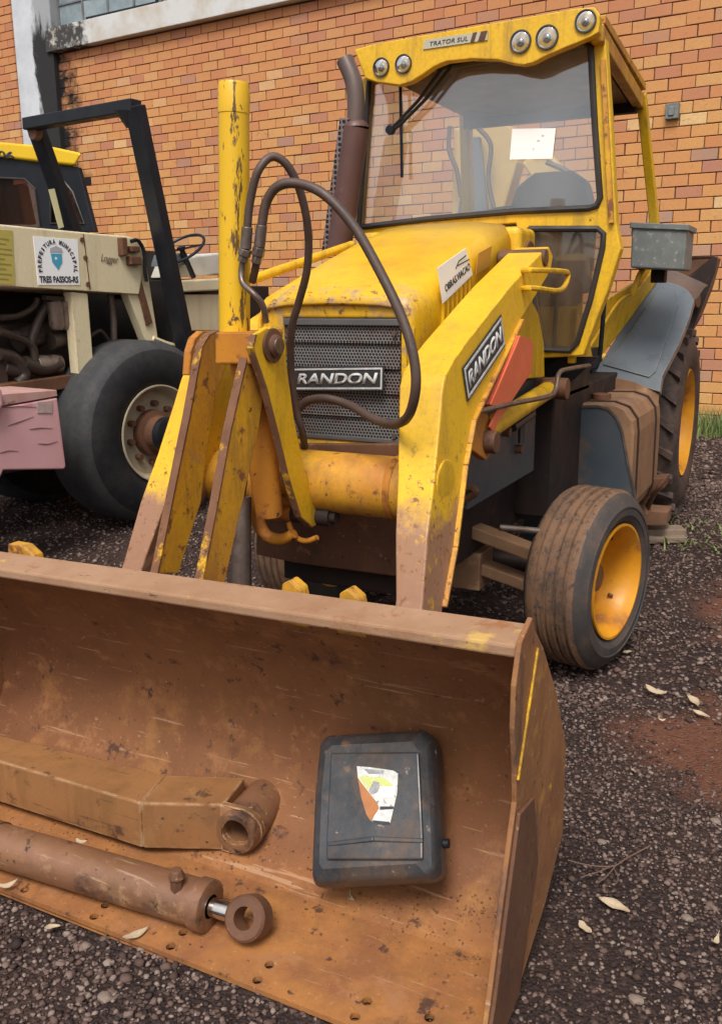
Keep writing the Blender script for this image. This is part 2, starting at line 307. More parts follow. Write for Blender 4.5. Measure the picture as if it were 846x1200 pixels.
def empty(name,label,cat,loc=(0,0,0),rz=0,group=None):
    o=bpy.data.objects.new(name,None); C.objects.link(o); o.location=loc; o.rotation_euler=(0,0,rz); o.empty_display_size=.2
    o['label']=label; o['category']=cat
    if group: o['group']=group
    return o
def tag(o,label,cat,group=None,kind=None):
    if label: o['label']=label
    if cat: o['category']=cat
    if group: o['group']=group
    if kind: o['kind']=kind
    return o
def text(name,s,size,mat,parent,origin,xd,yd,ext=.003,bold=.0,shear=0,fit=None):
    """words as thin raised letters; origin = lower-left corner, xd/yd = directions of writing and up"""
    cu=bpy.data.curves.new(name,'FONT'); cu.body=s; cu.size=1; cu.extrude=0; cu.offset=bold; cu.shear=shear
    t=bpy.data.objects.new(name,cu); C.objects.link(t); dg=bpy.context.evaluated_depsgraph_get(); me=bpy.data.meshes.new_from_object(t.evaluated_get(dg))
    bpy.data.objects.remove(t); bpy.data.curves.remove(cu)
    xs=[v.co.x for v in me.vertices]; ys=[v.co.y for v in me.vertices]; x0,x1,y0,y1=min(xs),max(xs),min(ys),max(ys)
    xd=Vector(xd);yd=Vector(yd); nrm=xd.cross(yd).normalized(); W,H=fit if fit else (size*(x1-x0),size*(y1-y0)); xn=xd.normalized(); yn=yd.normalized()
    for v in me.vertices: v.co=Vector(origin)+xn*((v.co.x-x0)/(x1-x0)*W)+yn*((v.co.y-y0)/(y1-y0)*H)+nrm*ext
    bm=bmesh.new(); bm.from_mesh(me); r=bmesh.ops.extrude_face_region(bm,geom=bm.faces[:]); 
    bmesh.ops.translate(bm,verts=[g for g in r['geom'] if isinstance(g,bmesh.types.BMVert)],vec=-nrm*ext*.9); bmesh.ops.recalc_face_normals(bm,faces=bm.faces); bm.to_mesh(me); bm.free()
    me.materials.clear(); me.materials.append(mat); o=bpy.data.objects.new(name,me); C.objects.link(o); o.parent=parent; return o
def circ(c,r,u,v,n=20): c=Vector(c);u=Vector(u);v=Vector(v); return [c+u*r*math.cos(2*math.pi*k/n)+v*r*math.sin(2*math.pi*k/n) for k in range(n)]
def spline(P,n=8):
    P=[Vector(p) for p in P]; out=[]
    for i in range(len(P)-1):
        a=P[max(i-1,0)];b=P[i];c=P[i+1];d=P[min(i+2,len(P)-1)]
        for k in range(n):
            t=k/n; out.append(.5*((2*b)+(c-a)*t+(2*a-5*b+4*c-d)*t*t+(3*b-a-3*c+d)*t**3))
    return out+[P[-1]]
# ================================================================ GROUND
def vnoise(x,y,s,seed):
    r=np.random.default_rng(seed); g=r.random((64,64)); xs=(x*s)%64; ys=(y*s)%64; i=xs.astype(int)%64; j=ys.astype(int)%64; fx=xs-np.floor(xs); fy=ys-np.floor(ys)
    fx=fx*fx*(3-2*fx); fy=fy*fy*(3-2*fy); i2=(i+1)%64; j2=(j+1)%64
    return g[i,j]*(1-fx)*(1-fy)+g[i2,j]*fx*(1-fy)+g[i,j2]*(1-fx)*fy+g[i2,j2]*fx*fy
def gh(x,y):
    x=np.asarray(x,float); y=np.asarray(y,float)
    return (vnoise(x,y,1.1,1)-.5)*.03+(vnoise(x,y,4,2)-.5)*.014+(vnoise(x,y,13,3)-.5)*.008-.012
def soilmask(x,y):       # bare red soil patches on the right
    m1=np.exp(-(((x+.08)/.42)**2+((y-3.35)/.42)**2)**1.5); m2=.9*np.exp(-(((x-.1)/.6)**2+((y-4.9)/.9)**2)**1.2)
    return np.clip((m1+m2)*(.45+1.1*vnoise(x,y,3.1,5))+.5*(vnoise(x,y,7,6)-.5)*(m1+m2>.08),0,1)
def ground():
    xs=np.concatenate([[-600,-60,-20],np.arange(-9,-3,.12),np.arange(-3,1.6,.03),[2,3,5,10,60,600]]); ys=np.concatenate([[-600,-60,-8,-2,0],np.arange(.6,6,.03),np.arange(6,13,.12),[16,30,80,600]])
    X,Y=np.meshgrid(xs,ys,indexing='ij'); Z=gh(X,Y); far=(np.abs(X)>15)|(Y>14)|(Y<-1); Z[far]=-.01
    n,m_=X.shape; v=np.stack([X,Y,Z],-1).reshape(-1,3); idx=np.arange(n*m_).reshape(n,m_)
    f=np.stack([idx[:-1,:-1],idx[1:,:-1],idx[1:,1:],idx[:-1,1:]],-1).reshape(-1,4)
    me=bpy.data.meshes.new('ground'); me.from_pydata(v.tolist(),[],f.tolist()); me.polygons.foreach_set('use_smooth',[True]*len(f))
    n_=NT('dark gravel ground'); g=n_
    at=g.n('Attribute'); at.attribute_name='soil'; s=at.outputs['Fac']
    vo=g.n('TexVoronoi'); vo.inputs['Scale'].default_value=85; g.l(g.tc,vo.inputs['Vector'])
    vo2=g.n('TexVoronoi'); vo2.inputs['Scale'].default_value=38; g.l(g.tc,vo2.inputs['Vector'])
    c=g.mix(g.ramp(vo.outputs['Color'],.2,.9),(.030,.021,.019),(.115,.075,.065)); c=g.mix(g.ramp(vo2.outputs['Distance'],.25,.5),c,(.035,.024,.022))
    c=g.mix(g.ramp(g.noise(1.4,8,.65),.45,.75),c,(.070,.042,.034))
    c=g.mix(g.ramp(g.noise(160,4,.7),.62,.70),c,(.19,.14,.12))
    soil=g.mix(g.ramp(g.noise(30,8,.7),.35,.7),(.125,.052,.033),(.175,.080,.052)); c=g.mix(g.ramp(s,.25,.6),c,soil)
    h=g.math('ADD',g.math('MULTIPLY',vo.outputs['Distance'],-1),g.noise(60,8,.7)); g.bump(h,.8,.012)
    me.materials.append(g.out(c,.9,0,.12)); a=me.attributes.new('soil','FLOAT','POINT'); a.data.foreach_set('value',soilmask(v[:,0],v[:,1]))
    o=bpy.data.objects.new('ground',me); C.objects.link(o); o['kind']='structure'
ground()
def stones(name,pts,rad,cols,label,zs=None):
    """pts n*2, many small angular stones in one mesh"""
    P=np.array([[1,0,0],[-1,0,0],[0,1,0],[0,-1,0],[0,0,1],[0,0,-1],[.6,.6,.55],[-.6,.6,.5],[.6,-.6,.5],[-.6,-.6,.6]],float)
    FC=np.array([[4,6,7],[4,7,9],[4,9,8],[4,8,6],[0,2,6],[2,7,6],[2,1,7],[1,9,7],[1,3,9],[3,8,9],[3,0,8],[0,6,8],[0,3,5],[3,1,5],[1,2,5],[2,0,5]])
    n=len(pts); V=P[None]+rng.normal(0,.16,(n,10,3)); V*=rad[:,None,None]*rng.uniform(.65,1.25,(n,1,3)); V[:,:,2]*=.72
    a=rng.uniform(0,6.28,n); c,s=np.cos(a)[:,None],np.sin(a)[:,None]; x=V[:,:,0]*c-V[:,:,1]*s; y=V[:,:,0]*s+V[:,:,1]*c
    z=V[:,:,2]+((gh(pts[:,0],pts[:,1]) if zs is None else zs)+rad*.25)[:,None]; V=np.stack([x+pts[:,:1],y+pts[:,1:],z],-1).reshape(-1,3)
    FF=(FC[None]+(np.arange(n)*10)[:,None,None]).reshape(-1,3)
    me=bpy.data.meshes.new(name); me.vertices.add(len(V)); me.vertices.foreach_set('co',V.ravel()); me.loops.add(FF.size); me.loops.foreach_set('vertex_index',FF.ravel())
    me.polygons.add(len(FF)); me.polygons.foreach_set('loop_start',np.arange(0,FF.size,3)); me.update(calc_edges=True)
    t=me.attributes.new('tone','FLOAT','POINT'); t.data.foreach_set('value',np.repeat(rng.random(n),10))
    g=NT(name+' stone'); at=g.n('Attribute'); at.attribute_name='tone'; x=g.n('ValToRGB'); e=x.color_ramp.elements; e[0].color=(*cols[0],1); e[1].color=(*cols[-1],1)
    for i,cc in enumerate(cols[1:-1]): k=e.new((i+1)/(len(cols)-1)); k.color=(*cc,1)
    g.l(at.outputs['Fac'],x.inputs[0]); g.bump(g.noise(120,5),.3,.003); me.materials.append(g.out(x.outputs[0],.85,0,.15))
    o=bpy.data.objects.new(name,me); C.objects.link(o); tag(o,label,'gravel',None,'stuff'); return o
def bucket_dirt():
    n=2600; x=rng.uniform(-2.45,-.53,n); y=np.where(rng.random(n)<.6,rng.normal(1.90,.06,n),rng.uniform(1.52,1.95,n)); y=np.clip(y,1.5,2.0); k=rng.random(n)<np.clip(.15+1.3*vnoise(x,y,5,21)**2,0,1); x=x[k];y=y[k]
    yy=np.array([1.49,1.62,1.80,1.93,2.03]); zz=np.array([.012,.014,.028,.07,.15]); z=np.interp(y,yy,zz)+.004
    stones('dirt_crumbs',np.stack([x,y],-1),rng.gamma(2.2,.0006,len(x))+.0008,[(.16,.07,.035),(.30,.14,.06),(.12,.06,.04),(.40,.22,.11)],'loose rusty dirt crumbs in the bottom of the bucket',z)
def scatter(n,x0,x1,y0,y1,keep):
    p=np.stack([rng.uniform(x0,x1,n),rng.uniform(y0,y1,n)],-1); return p[rng.random(n)<keep(p[:,0],p[:,1])]
SC=[(.035,.024,.022),(.060,.040,.035),(.085,.055,.046),(.12,.076,.062),(.15,.10,.085),(.19,.135,.11),(.26,.20,.17)]
def kp(x,y): return np.clip(1.0-1.05*soilmask(x,y),.05,1)*np.clip(.35+1.1*vnoise(x,y,2.3,9),0,1)
def inbucket(x,y): return (x>-2.5)&(x<-.5)&(y>1.49)&(y<2.1)
p1=scatter(70000,-2.9,1.1,.9,3.6,lambda x,y: kp(x,y)*(~inbucket(x,y))); r1=rng.gamma(4.5,.00085,len(p1))+.0018
p2=scatter(45000,-1.2,1.6,3.4,8.5,kp); r2=rng.gamma(5,.0012,len(p2))+.003
p3=scatter(42000,-7.5,-1.2,.9,8.0,lambda x,y: x*0+.8); r3=rng.gamma(5,.0014,len(p3))+.003
p5=scatter(9000,-2.2,2.2,8.0,11.6,lambda x,y: x*0+.9); r5=rng.gamma(5,.0022,len(p5))+.005
p4=scatter(5200,-2.9,1.3,.9,5.5,lambda x,y: kp(x,y)*(~inbucket(x,y))); r4=rng.gamma(7,.00085,len(p4))+.002
stones('gravel',np.concatenate([p1,p2,p3,p4,p5]),np.concatenate([r1,r2,r3,r4,r5]),SC,'dark brown crushed gravel covering the yard around the bucket and wheels')
bucket_dirt()
# ================================================================ BRICK WALL
W0=oZ(820,505,0); WF=Frame(W0,-4.6); SOOTX=0
wall=empty('brick_wall','long orange brick wall with white pillar and steel windows behind the machines','wall',W0,R(-4.6))
def wp(px,py): return WF.p(px,py,'Y',0)
PX0=wp(31,142).x; PX1=wp(75,140).x-.02; SILL0=5.36; SILL=5.66
# soot position in the material's coordinates (material measures x*cos - y*sin in world)
SOOTX=PX1+ (W0.x*.99678-W0.y*.0802)
BRK=brickmat()
MOR=surf('dark recessed mortar',(.12,.055,.038),(.075,.038,.028),.5,6,[((.03,.022,.02),3,.62,.1)],.95,0,.3,60)
bw,bh,gp=.3035,.1328,.011
mo=B(); mo.box(-19,8,.014,.34,-.15,5.30+.36); mo.box(-19,PX0+.05,.014,.34,5.6,8.6); mo.box(PX1-.02,8,.014,.34,8.0,8.6); ob('mortar_bed',mo,MOR,wall)
bs=B(); dx,dz=bw-gp,bh-gp
def brickmesh(i):
    r=random.Random(i); b=B(); j=[r.uniform(-.0025,.0025) for _ in range(8)]; o=-r.uniform(0,.005)
    c=.004; v=[(0,.03,0),(dx,.03,0),(dx,.03,dz),(0,.03,dz),(0,o+c,0),(dx,o+c,0+j[2]),(dx+j[1],o+c,dz),(0,o+c,dz),(c,o,c+j[0]),(dx-c,o,c),(dx-c,o,dz-c+j[3]),(c+j[4],o,dz-c)]
    b.add(v,[(8,9,10,11),(4,5,9,8),(5,6,10,9),(6,7,11,10),(7,4,8,11),(0,1,5,4),(1,2,6,5),(2,3,7,6),(3,0,4,7)]); return b
BM=[]
for i in range(6):
    b=brickmesh(i); me=bpy.data.meshes.new('brick'); me.from_pydata(b.v,[],b.f); me.materials.append(BRK)
    a=me.attributes.new('tone','FLOAT','POINT'); a.data.foreach_set('value',[0.]*len(b.v)); fix(me); BM.append((me,b))
ZREF=4.446; ZN=int(ZREF/bh); Z00=ZREF-ZN*bh-bh      # a course line passes z=4.446
cells=[]
for r_ in range(0,66):
    z=Z00+r_*bh
    if z<-.2 or z>8.5: continue
    # joint phase of the right part read from the photograph: odd/even courses shifted half a brick
    par=(r_-int(round((4.581-Z00)/bh)))%2
    x=-.507+ (bw/2 if par else 0)-60*bw+ (r_*.618%1-.5)*.03
    while x<8:
        xs,xe=x,x+dx; x+=bw
        if xe<-19: continue
        ztop=z+dz
        if xs>PX0-.02 and xe<PX1+.02: continue
        if z>SILL-.06 and z<8.0 and xe>PX1: continue
        a=xs;bE=xe
        if xs<PX0<xe: bE=PX0-.004
        if xs<PX1<xe: a=PX1+.004
        if bE-a<.04: continue
        cells.append((a,bE,z+gp/2))
BRICKS=cells
# pillar, sill, windows
def stained():
    n=NT('white pillar with black mould'); sp=n.n('SeparateXYZ'); n.l(n.tc,sp.inputs[0])
    v=n.math('ADD',sp.outputs[0],n.math('MULTIPLY',n.noise(5,10,.72,stretch=(1,1,.35)),.55))
    st=n.mr(v,PX0+.46+.27,PX0+.54+.27)
    top=n.mr(n.math('ADD',sp.outputs[2],n.math('MULTIPLY',n.noise(6,8,.7,stretch=(1,1,.3)),1.2)),6.55,6.75,1,0)  # streaks thin out towards the top
    col=n.mix(n.ramp(n.noise(2,8,.6),.4,.65),(.60,.62,.65),(.48,.50,.53)); col=n.mix(n.math('MULTIPLY',st,n.math('ADD',.45,n.math('MULTIPLY',top,.55))),col,(.018,.017,.018))
    n.bump(n.noise(18,8,.7),.4,.01); return n.out(col,.85)
PM=stained()
pl=B(); pl.box(PX0,PX1,-.10,.30,-.1,8.4); ob('pillar',pl,PM,wall,.012,label='white painted concrete pillar streaked with black mould')
def sillmat():
    n=NT('pale concrete sill'); sp=n.n('SeparateXYZ'); n.l(n.tc,sp.inputs[0]); v=n.math('ADD',sp.outputs[0],n.math('MULTIPLY',n.noise(3.5,9,.7),1.6))
    f=n.ramp(n.math('SUBTRACT',v,PX1+1.5),.0,.25,(1,1,1,1),(0,0,0,1)); col=n.mix(n.ramp(n.noise(2,8),.42,.66),(.60,.60,.59),(.50,.44,.36)); col=n.mix(n.math('MULTIPLY',f,n.ramp(n.noise(9,8,.7),.36,.5)),col,(.05,.045,.042))
    n.bump(n.noise(25,8,.7),.35,.008); return n.out(col,.85)
si=B(); si.box(PX1-.12,8,-.14,.30,SILL0+.32-.02,SILL0+.32+.36-.02); sill=ob('window_sill',si,sillmat(),wall,.01)
sz=SILL0+.30; wz0=sz+.36
FRM=surf('grey steel window frame',(.20,.21,.21),(.12,.10,.09),.5,5,[((.3,.31,.3),20,.64,.05)],.6,.2,.2,30)
wx=PX1+.02; k=0
while wx<4:
    fr=B(); W_,Hh=2.30,1.15
    for i in range(5): fr.box(wx+i*W_/4-.018,wx+i*W_/4+.018,.06,.12,wz0,wz0+Hh)
    for z in (0,.385,.77,1.15): fr.box(wx,wx+W_,.066,.114,wz0+z-.015+(.015 if z==0 else 0),wz0+z+.015)
    wo_=ob('window',fr,FRM,wall,.003)
    for i in range(4):
        for j in range(3):
            t=random.uniform(-.010,.010); p=B(); p.hexa([(wx+i*W_/4+.016,.085+t,wz0+j*.385+.012),(wx+(i+1)*W_/4-.016,.085-t,wz0+j*.385+.012),(wx+(i+1)*W_/4-.016,.085-t,wz0+j*.385+.372),(wx+i*W_/4+.016,.085+t,wz0+j*.385+.372)],[(wx+i*W_/4+.016,.09+t,wz0+j*.385+.012),(wx+(i+1)*W_/4-.016,.09-t,wz0+j*.385+.012),(wx+(i+1)*W_/4-.016,.09-t,wz0+j*.385+.372),(wx+i*W_/4+.016,.09+t,wz0+j*.385+.372)])
            pn=ob('pane',p,PANE,wo_)
    if k==0:                              # first window: lower leaf stands tilted out at the right
        s=B(); p0=wp(81,38); p1=wp(170,9); s.beam((wx+.75,-.02,wz0+.05),(wx+2.28,.0,wz0+.05),.04,.04); s.beam((wx+2.28,.0,wz0+.05),(wx+2.30,.05,wz0+.75),.035,.035); ob('open_leaf',s,BLK,wo_)
    wx+=W_+.10; k+=1
jb=WF.p(787,130,'Y',-.06); bx=B(); bx.box(jb.x-.075,jb.x+.075,-.07,0.0,jb.z-.085,jb.z+.085); bx.box(jb.x-.04,jb.x+.03,-.085,-.071,jb.z-.05,jb.z+.05)
jo=ob('junction_box',bx,GALV,None,.012); jo.matrix_world=Matrix.Translation(W0)@Matrix.Rotation(R(-4.6),4,'Z'); tag(jo,'small grey electrical box fixed to the brick wall right of the cab','electrical box')
# ================================================================ LOADER
CL=-1.5
lo=empty('backhoe_loader','yellow worn backhoe loader with rusty front bucket parked by the brick wall','backhoe loader',(0,0,0))
def P(n,b,m_,bev=.004,parent=lo,**k): return ob(n,b,m_,parent,bev,**k)
# ---- bucket
XR,XL=-.5,-2.5; TZ=.0235
prof=[(1.49,.012),(1.62,.014),(1.80,.028),(1.93,.07),(2.03,.15),(2.085,.27),(2.09,.40),(2.05,.53),(1.97,.655),(1.875,.755),(1.77,.842)]
bk=B(); th=.02; bk.smooth=True
pr=[Vector((0,a,b_)) for a,b_ in prof]
nr=[]
for i in range(len(pr)):
    d=(pr[min(i+1,len(pr)-1)]-pr[max(i-1,0)]).normalized(); nr.append(Vector((0,d.z,-d.y)))
cols=26
vs=[]
for side in(0,1):
    for i,p in enumerate(pr):
        q=p+nr[i]*(th if side else 0)
        for k in range(cols+1):
            x=XL+(XR-XL)*k/cols; dent=.006*math.sin(x*5.1+i*.9)*math.sin(x*2.3+i) if 1<i<len(pr)-1 and side==0 else 0
            vs.append((x,q.y+dent,(q.z+(dent if i<5 else 0))*(1+TZ*(x-XL))))
n_=cols+1; fs=[]
for side in(0,1):
    o=side*len(pr)*n_
    for i in range(2 if side==0 else 0,len(pr)-1):
        for k in range(cols): a=o+i*n_+k; fs.append((a,a+1,a+n_+1,a+n_))
bk.add(vs,fs); bucket=P('bucket_shell',bk,RST,0,norm=False)
# front floor strip with bolt holes, built flat with real holes
hl=[(27,1045),(109,1076),(124,1062),(200,1110),(215,1094),(302,1149),(316,1132),(416,1192),(430,1175)]
hp=[]
for h in hl:
    q=oZ(h[0],h[1],.016)
    hp.append((q.x,max(1.512,q.y)))
for x in (-2.12,-2.4,-.62,-.64): hp.append((x,1.53 if x!=-.64 else 1.585))
fl=B(); fl.prism([(XL,1.49,.016),(XR,1.49,.016),(XR,1.81,.030),(XL,1.81,.030)],(0,0,-.014),[circ((x,y,.016+(y-1.49)*.0437),.0125,(1,0,0),(0,1,.0437),12) for x,y in hp])
P('cutting_edge',fl,RST,0)
rim=B(); rim.hexa([(XL,1.685,.835),(XR,1.685,.835),(XR,1.685,.862),(XL,1.685,.862)],[(XL,1.80,.845),(XR,1.80,.845),(XR,1.80,.872),(XL,1.80,.872)])
rim.v=[(x,y,z*(1+TZ*(x-XL))) for x,y,z in rim.v]; P('rim_strip',rim,RLT,.006)
for s,X in ((1,XR),(-1,XL)):
    pl=B(); out=[(1.49,.0),(1.55,.14),(1.62,.34),(1.69,.52),(1.68,.60),(1.655,.70),(1.655,.79),(1.685,.872),(1.76,.90),(1.785,.865),(1.86,.80),(2.0,.64),(2.125,.45),(2.14,.20),(1.98,.09),(1.73,0)]
    kz=1+TZ*(X-XL); pl.prism([(X,a,b_*kz) for a,b_ in out],(.012*s,0,0)); P('side_plate',pl,[PLT],.003)
    sc=B(); sc.prism([(X+.012*s,1.486,.004),(X+.012*s,1.555,.14),(X+.012*s,1.69,.52),(X+.012*s,1.80,.50),(X+.012*s,1.86,.30),(X+.012*s,1.74,.02)],(.010*s,0,0)); P('side_cutter',sc,BRN,.003)
    yt=B(); yt.beam((X+.015*s,1.685,.60),(X+.015*s,1.80,.86),.006,.010); P('side_rib',yt,Y_,.003)
for px in (340,408): 
    q=oY(px,690,1.82); t=B(); t.prism([(q.x-.035,1.82,.80),(q.x-.025,1.82,.905),(q.x,1.82,.92),(q.x+.03,1.82,.90),(q.x+.05,1.82,.80)],(0,.04,0)); P('lug',t,YR,.006)
for px,py in ((32,645),):
    q=oY(px,py,1.88); t=B(); t.prism([(q.x-.05,1.84,.80),(q.x-.035,1.84,.89),(q.x+.03,1.84,.89),(q.x+.07,1.84,.865),(q.x+.08,1.84,.80)],(0,.04,0)); P('lug',t,YR,.006)
# ---- lift arms
NL=(1,0,.1); 
def onarm(px,py): return on(px,py,NL,-.95+.1*.75)
arm=[(493,728),(495,708),(501,629),(509,562),(516,490),(519,455),(522,440),(531,423),(548,399),(600,333),(636,294),(643,289),(648,300),(645,318),(633,338),(610,375),(573,452),(554,492),(549,520),(544,545),(532,641),(519,711),(517,728)]
A3=[onarm(*p) for p in arm]
def mir(p): return Vector((2*CL-p.x,p.y,p.z))
for s in (1,-1):
    pts=A3 if s==1 else [mir(p) for p in A3]
    a=B(); a.prism(pts,(-.13*s,0,0)); npt=len(pts)
    a.v=[v if i<npt else (v[0]+s*.13-s*min(.145,.085+.075*max(0,v[2]-.75)/.7),v[1],v[2]) for i,v in enumerate(a.v)]; P('lift_arm',a,YA,.006,seg=3,label=None)
    a=B()                                  # welded strip along the outer back edge
    for i in range(15,21): a.beam(pts[i]+Vector((.006*s,-.004,0)),pts[i+1]+Vector((.006*s,-.004,0)),.012,.018,up=(1,0,0))
    P('arm_flange',a,YR,.003)
    bo=onarm(576,518); bo=bo if s==1 else mir(bo); pv=B(); pv.tube([bo+Vector((.02*s,0,0)),bo+Vector((-.12*s,0,0))],.040,20); P('arm_pin',pv,BRN,.004)
    ea=B(); e0=onarm(552,498); e1=onarm(582,470) ; pe=[onarm(553,490),onarm(567,462),onarm(585,500),onarm(590,522),onarm(576,540),onarm(560,528),onarm(546,545)]
    pe=pe if s==1 else [mir(p) for p in pe]; ea.prism([p+Vector((-.02*s,0,0)) for p in pe],(-.03*s,0,0)); P('pin_lug',ea,YO,.004)
# handle on the right arm
h=[onarm(612,317),onarm(612,317)+Vector((.05,0,0)),onarm(640,318)+Vector((.06,0,0)),onarm(649,322)+Vector((.06,0,0)),onarm(640,340)+Vector((.06,0,0)),onarm(612,338)+Vector((.05,0,0)),onarm(612,338)]
hb=B(); hb.tube(spline(h,4),.011,8); P('grab_handle',hb,Y_,0)
# decal on the arm
def decal_arm(parent,pts,word,margin=.10):
    O,XE,YE=pts                            # lower-left, lower-right, upper-left corners
    xd=(XE-O); yd=(YE-O); W,H=xd.length,yd.length; n=xd.cross(yd).normalized(); e=n*.0015
    b=B(); b.mi=0; b.prism([O+e,O+xd+e,O+xd+yd+e,O+yd+e],n*.003)
    def ringp(t0,t1,lift,mi):
        b.mi=mi; m0x,m0y=t0/W,t0/H; m1x,m1y=t1/W,t1/H
        o_=[O+xd*m0x+yd*m0y,O+xd*(1-m0x)+yd*m0y,O+xd*(1-m0x)+yd*(1-m0y),O+xd*m0x+yd*(1-m0y)]
        i_=[O+xd*m1x+yd*m1y,O+xd*(1-m1x)+yd*m1y,O+xd*(1-m1x)+yd*(1-m1y),O+xd*m1x+yd*(1-m1y)]
        b.prism([p+n*lift for p in o_],n*.002,[[p+n*lift for p in i_]])
    ringp(H*.07,H*.14,.0047,1); o=ob('name_plate',b,[INK,WPT],parent)
    text('lettering',word,1,WPT,o,O+xd*(H*.26/W)+yd*.27+n*.0047,xd,yd,.003,.03,.18,fit=(W-H*.52,H*.46)); return o
e_=Vector((.002,0,0))
P0=onarm(546,471)+e_; P1=onarm(590,405)+e_; P2=onarm(540,431)+e_
decal_arm(lo,(P0,P1,P2),'RANDON')
# lift cylinder, red lock bar, hard lines
cy=B(); a_=onarm(578,514)+Vector((-.07,0,0)); c_=oX(645,455,-1.10); cy.cyl(a_+(c_-a_)*.02,a_+(c_-a_)*.98,.040,24); P('lift_cylinder',cy,Y_,0)
cc=B(); d=(c_-a_).normalized(); cc.cyl(a_+(c_-a_)*.94,c_+d*.05,.046,20); cc.disc(c_+Vector((-.08,0,0)),(1,0,0),.05,.16); P('cylinder_eye',cc,BRN,.004)
rd=B(); q=[oX(*p,-1.01) for p in ((612,395),(640,394),(641,418),(590,512),(571,523),(565,480))]
rd.prism([oX(*p,-1.0) for p in ((607,393),(621,398),(623,406),(620,437),(610,451),(582,494),(576,508),(571,500),(580,481),(572,474),(603,403))],(.008,0,0)); rd.prism([oX(*p,-1.0) for p in ((607,393),(612,395),(577,476),(572,474))],(-.07,0,.0)); P('lock_bar',rd,RED,.006,label='faded red safety lock bar lying along the lift cylinder')
pp=[oX(562,482,-.99),oX(600,473,-.99),oX(640,465,-.98),oX(650,458,-.98),oX(655,437,-.98),oX(668,432,-.97),oX(690,428,-.96)]
pb=B(); pb.tube(spline(pp,5),.010,8); P('hydraulic_pipe',pb,FIT,0)
# ---- tower plate and boss
tw=B(); tw.prism([oX(*p,-1.12) for p in ((604,345),(622,350),(631,368),(637,400),(638,442),(600,445),(560,470),(560,420),(590,350))],(-.04,0,0)); P('tower_plate',tw,Y_,.004)
tb=B(); c=Vector((-1.20,4.02,1.76)); tb.disc(c+Vector((.012,0,0)),(1,0,0),.085,-.03); P('pivot_boss',tb,BRN,.006)
tb=B(); c=onarm(637,302); tb.disc(c+Vector((.012,0,0)),(1,0,0),.035,-.20); P('pivot_pin',tb,BRN,.004)
tw=B(); tw.prism([mir(oX(*p,-1.12)) for p in ((604,345),(622,350),(631,368),(637,400),(638,442),(600,445),(560,470),(560,420),(590,350))],(.04,0,0)); P('tower_plate',tw,Y_,.004)
# ---- torque tube between the arms, chassis nose
tt=B(); ya=2.66; tt.cyl((-1.95,ya,.985),(-1.06,ya,.985),.105,32); P('torque_tube',tt,YR,0)
tt=B(); tt.lathe([(0,.108),(.012,.112),(.024,.108)],(-1.22,ya,.985),(1,0,0),32); P('weld_ring',tt,YO,0)
gs=B(); g0=onarm(527,535); 
gs.lathe([(0,.0),(0,.075),(.006,.072),(.008,.05),(.008,0)],onarm(522,566)+Vector((-.004,0,0)),(1,0,0),24); P('tube_end_cap',gs,Y_,.003)
ns=B(); ns.prism([oY(*p,2.86) for p in ((300,520),(470,520),(465,676),(345,660),(300,650))],(0,.06,0)); P('nose_plate',ns,BRN,.006)
# cross bar (thin) just above the torque tube
tb=B(); tb.cyl(oY(240,527,2.80),oY(352,529,2.80),.014,12); P('cross_rod',tb,FIT,0)
# ---- tilt linkage
XM=-1.63; YM=2.36
ms=B(); mb=oY(275,388,YM); mt=oY(274,97,YM)
ax_=(mt-mb).normalized(); ln_=(mt-mb).length; ms.smooth=False; ms.lathe([(-.02,.049),(ln_*.88,.046),(ln_*.882,.0475),(ln_*.99,.0465),(ln_,.043),(ln_,0)],mb,ax_,10,a0=.3,a1=.3+2*math.pi)
P('tilt_cylinder',ms,surf('scratched cylinder paint',YEL,(.74,.42,.012),.5,2.2,[((.13,.065,.02),6,.565,.02,(3.2,3.2,.55)),((.16,.08,.03),16,.60,.03,(2,2,.6)),((.10,.05,.03),9,.63,.03),(RUST,13,.66,.03),(DUST,4,.68,.1)],.45,0,.1,30),0)
bb=B(); bb.hexa([oY(252,389,2.27),oY(297,389,2.27),oY(297,427,2.27),oY(252,427,2.27)],[p+Vector((0,.17,0)) for p in (oY(252,389,2.27),oY(297,389,2.27),oY(297,427,2.27),oY(252,427,2.27))]); P('trunnion_block',bb,YO,.006)
lc=B(); lc.tube([(XM+.03,YM+.02,1.42),(XM+.035,YM+.06,1.2),(XM+.04,YM+.10,.9)],[.060,.055,.045],24); P('cylinder_barrel',lc,YO,0)
fb=B(); fb.tube([oY(262,389,2.29),oY(248,389,2.36),oY(262,391,2.44)],.012,8)
XLR=-1.53
def lever(poly,X,t,strip):
    b=B(); b.mi=0; b.prism([oX(*p,X) for p in poly],(-t,0,0)); o=P('tilt_lever',b,YR,.003)
    e=B(); q=[oX(*p,X) for p in strip]
    for i in range(len(q)-1): e.hexa([q[i]+Vector((.001,-.003,0)),q[i]+Vector((-t-.001,-.003,0)),q[i]+Vector((-t-.001,.004,0)),q[i]+Vector((.001,.004,0))],[q[i+1]+Vector((.001,-.003,0)),q[i+1]+Vector((-t-.001,-.003,0)),q[i+1]+Vector((-t-.001,.004,0)),q[i+1]+Vector((.001,.004,0))])
    ob('lever_edge',e,EDGE,o)
rs=[(236,690),(239,674),(254,597),(271,503),(286,436),(293,408),(300,393),(312,386)]
lever(rs+[(326,392),(330,410),(322,432),(309,465),(303,503),(292,556),(265,677),(262,692)],XLR,.026,rs)
lsx=[(185,672),(188,659),(211,544),(223,486),(233,430),(238,405),(246,392),(258,387)]
lever(lsx+[(270,394),(272,412),(262,440),(254,460),(243,527),(236,588),(213,661),(210,672)],-1.76,.026,lsx)
ls2=[(x-12,y+1) for x,y in ((236,430),(241,405),(248,393),(259,388))]
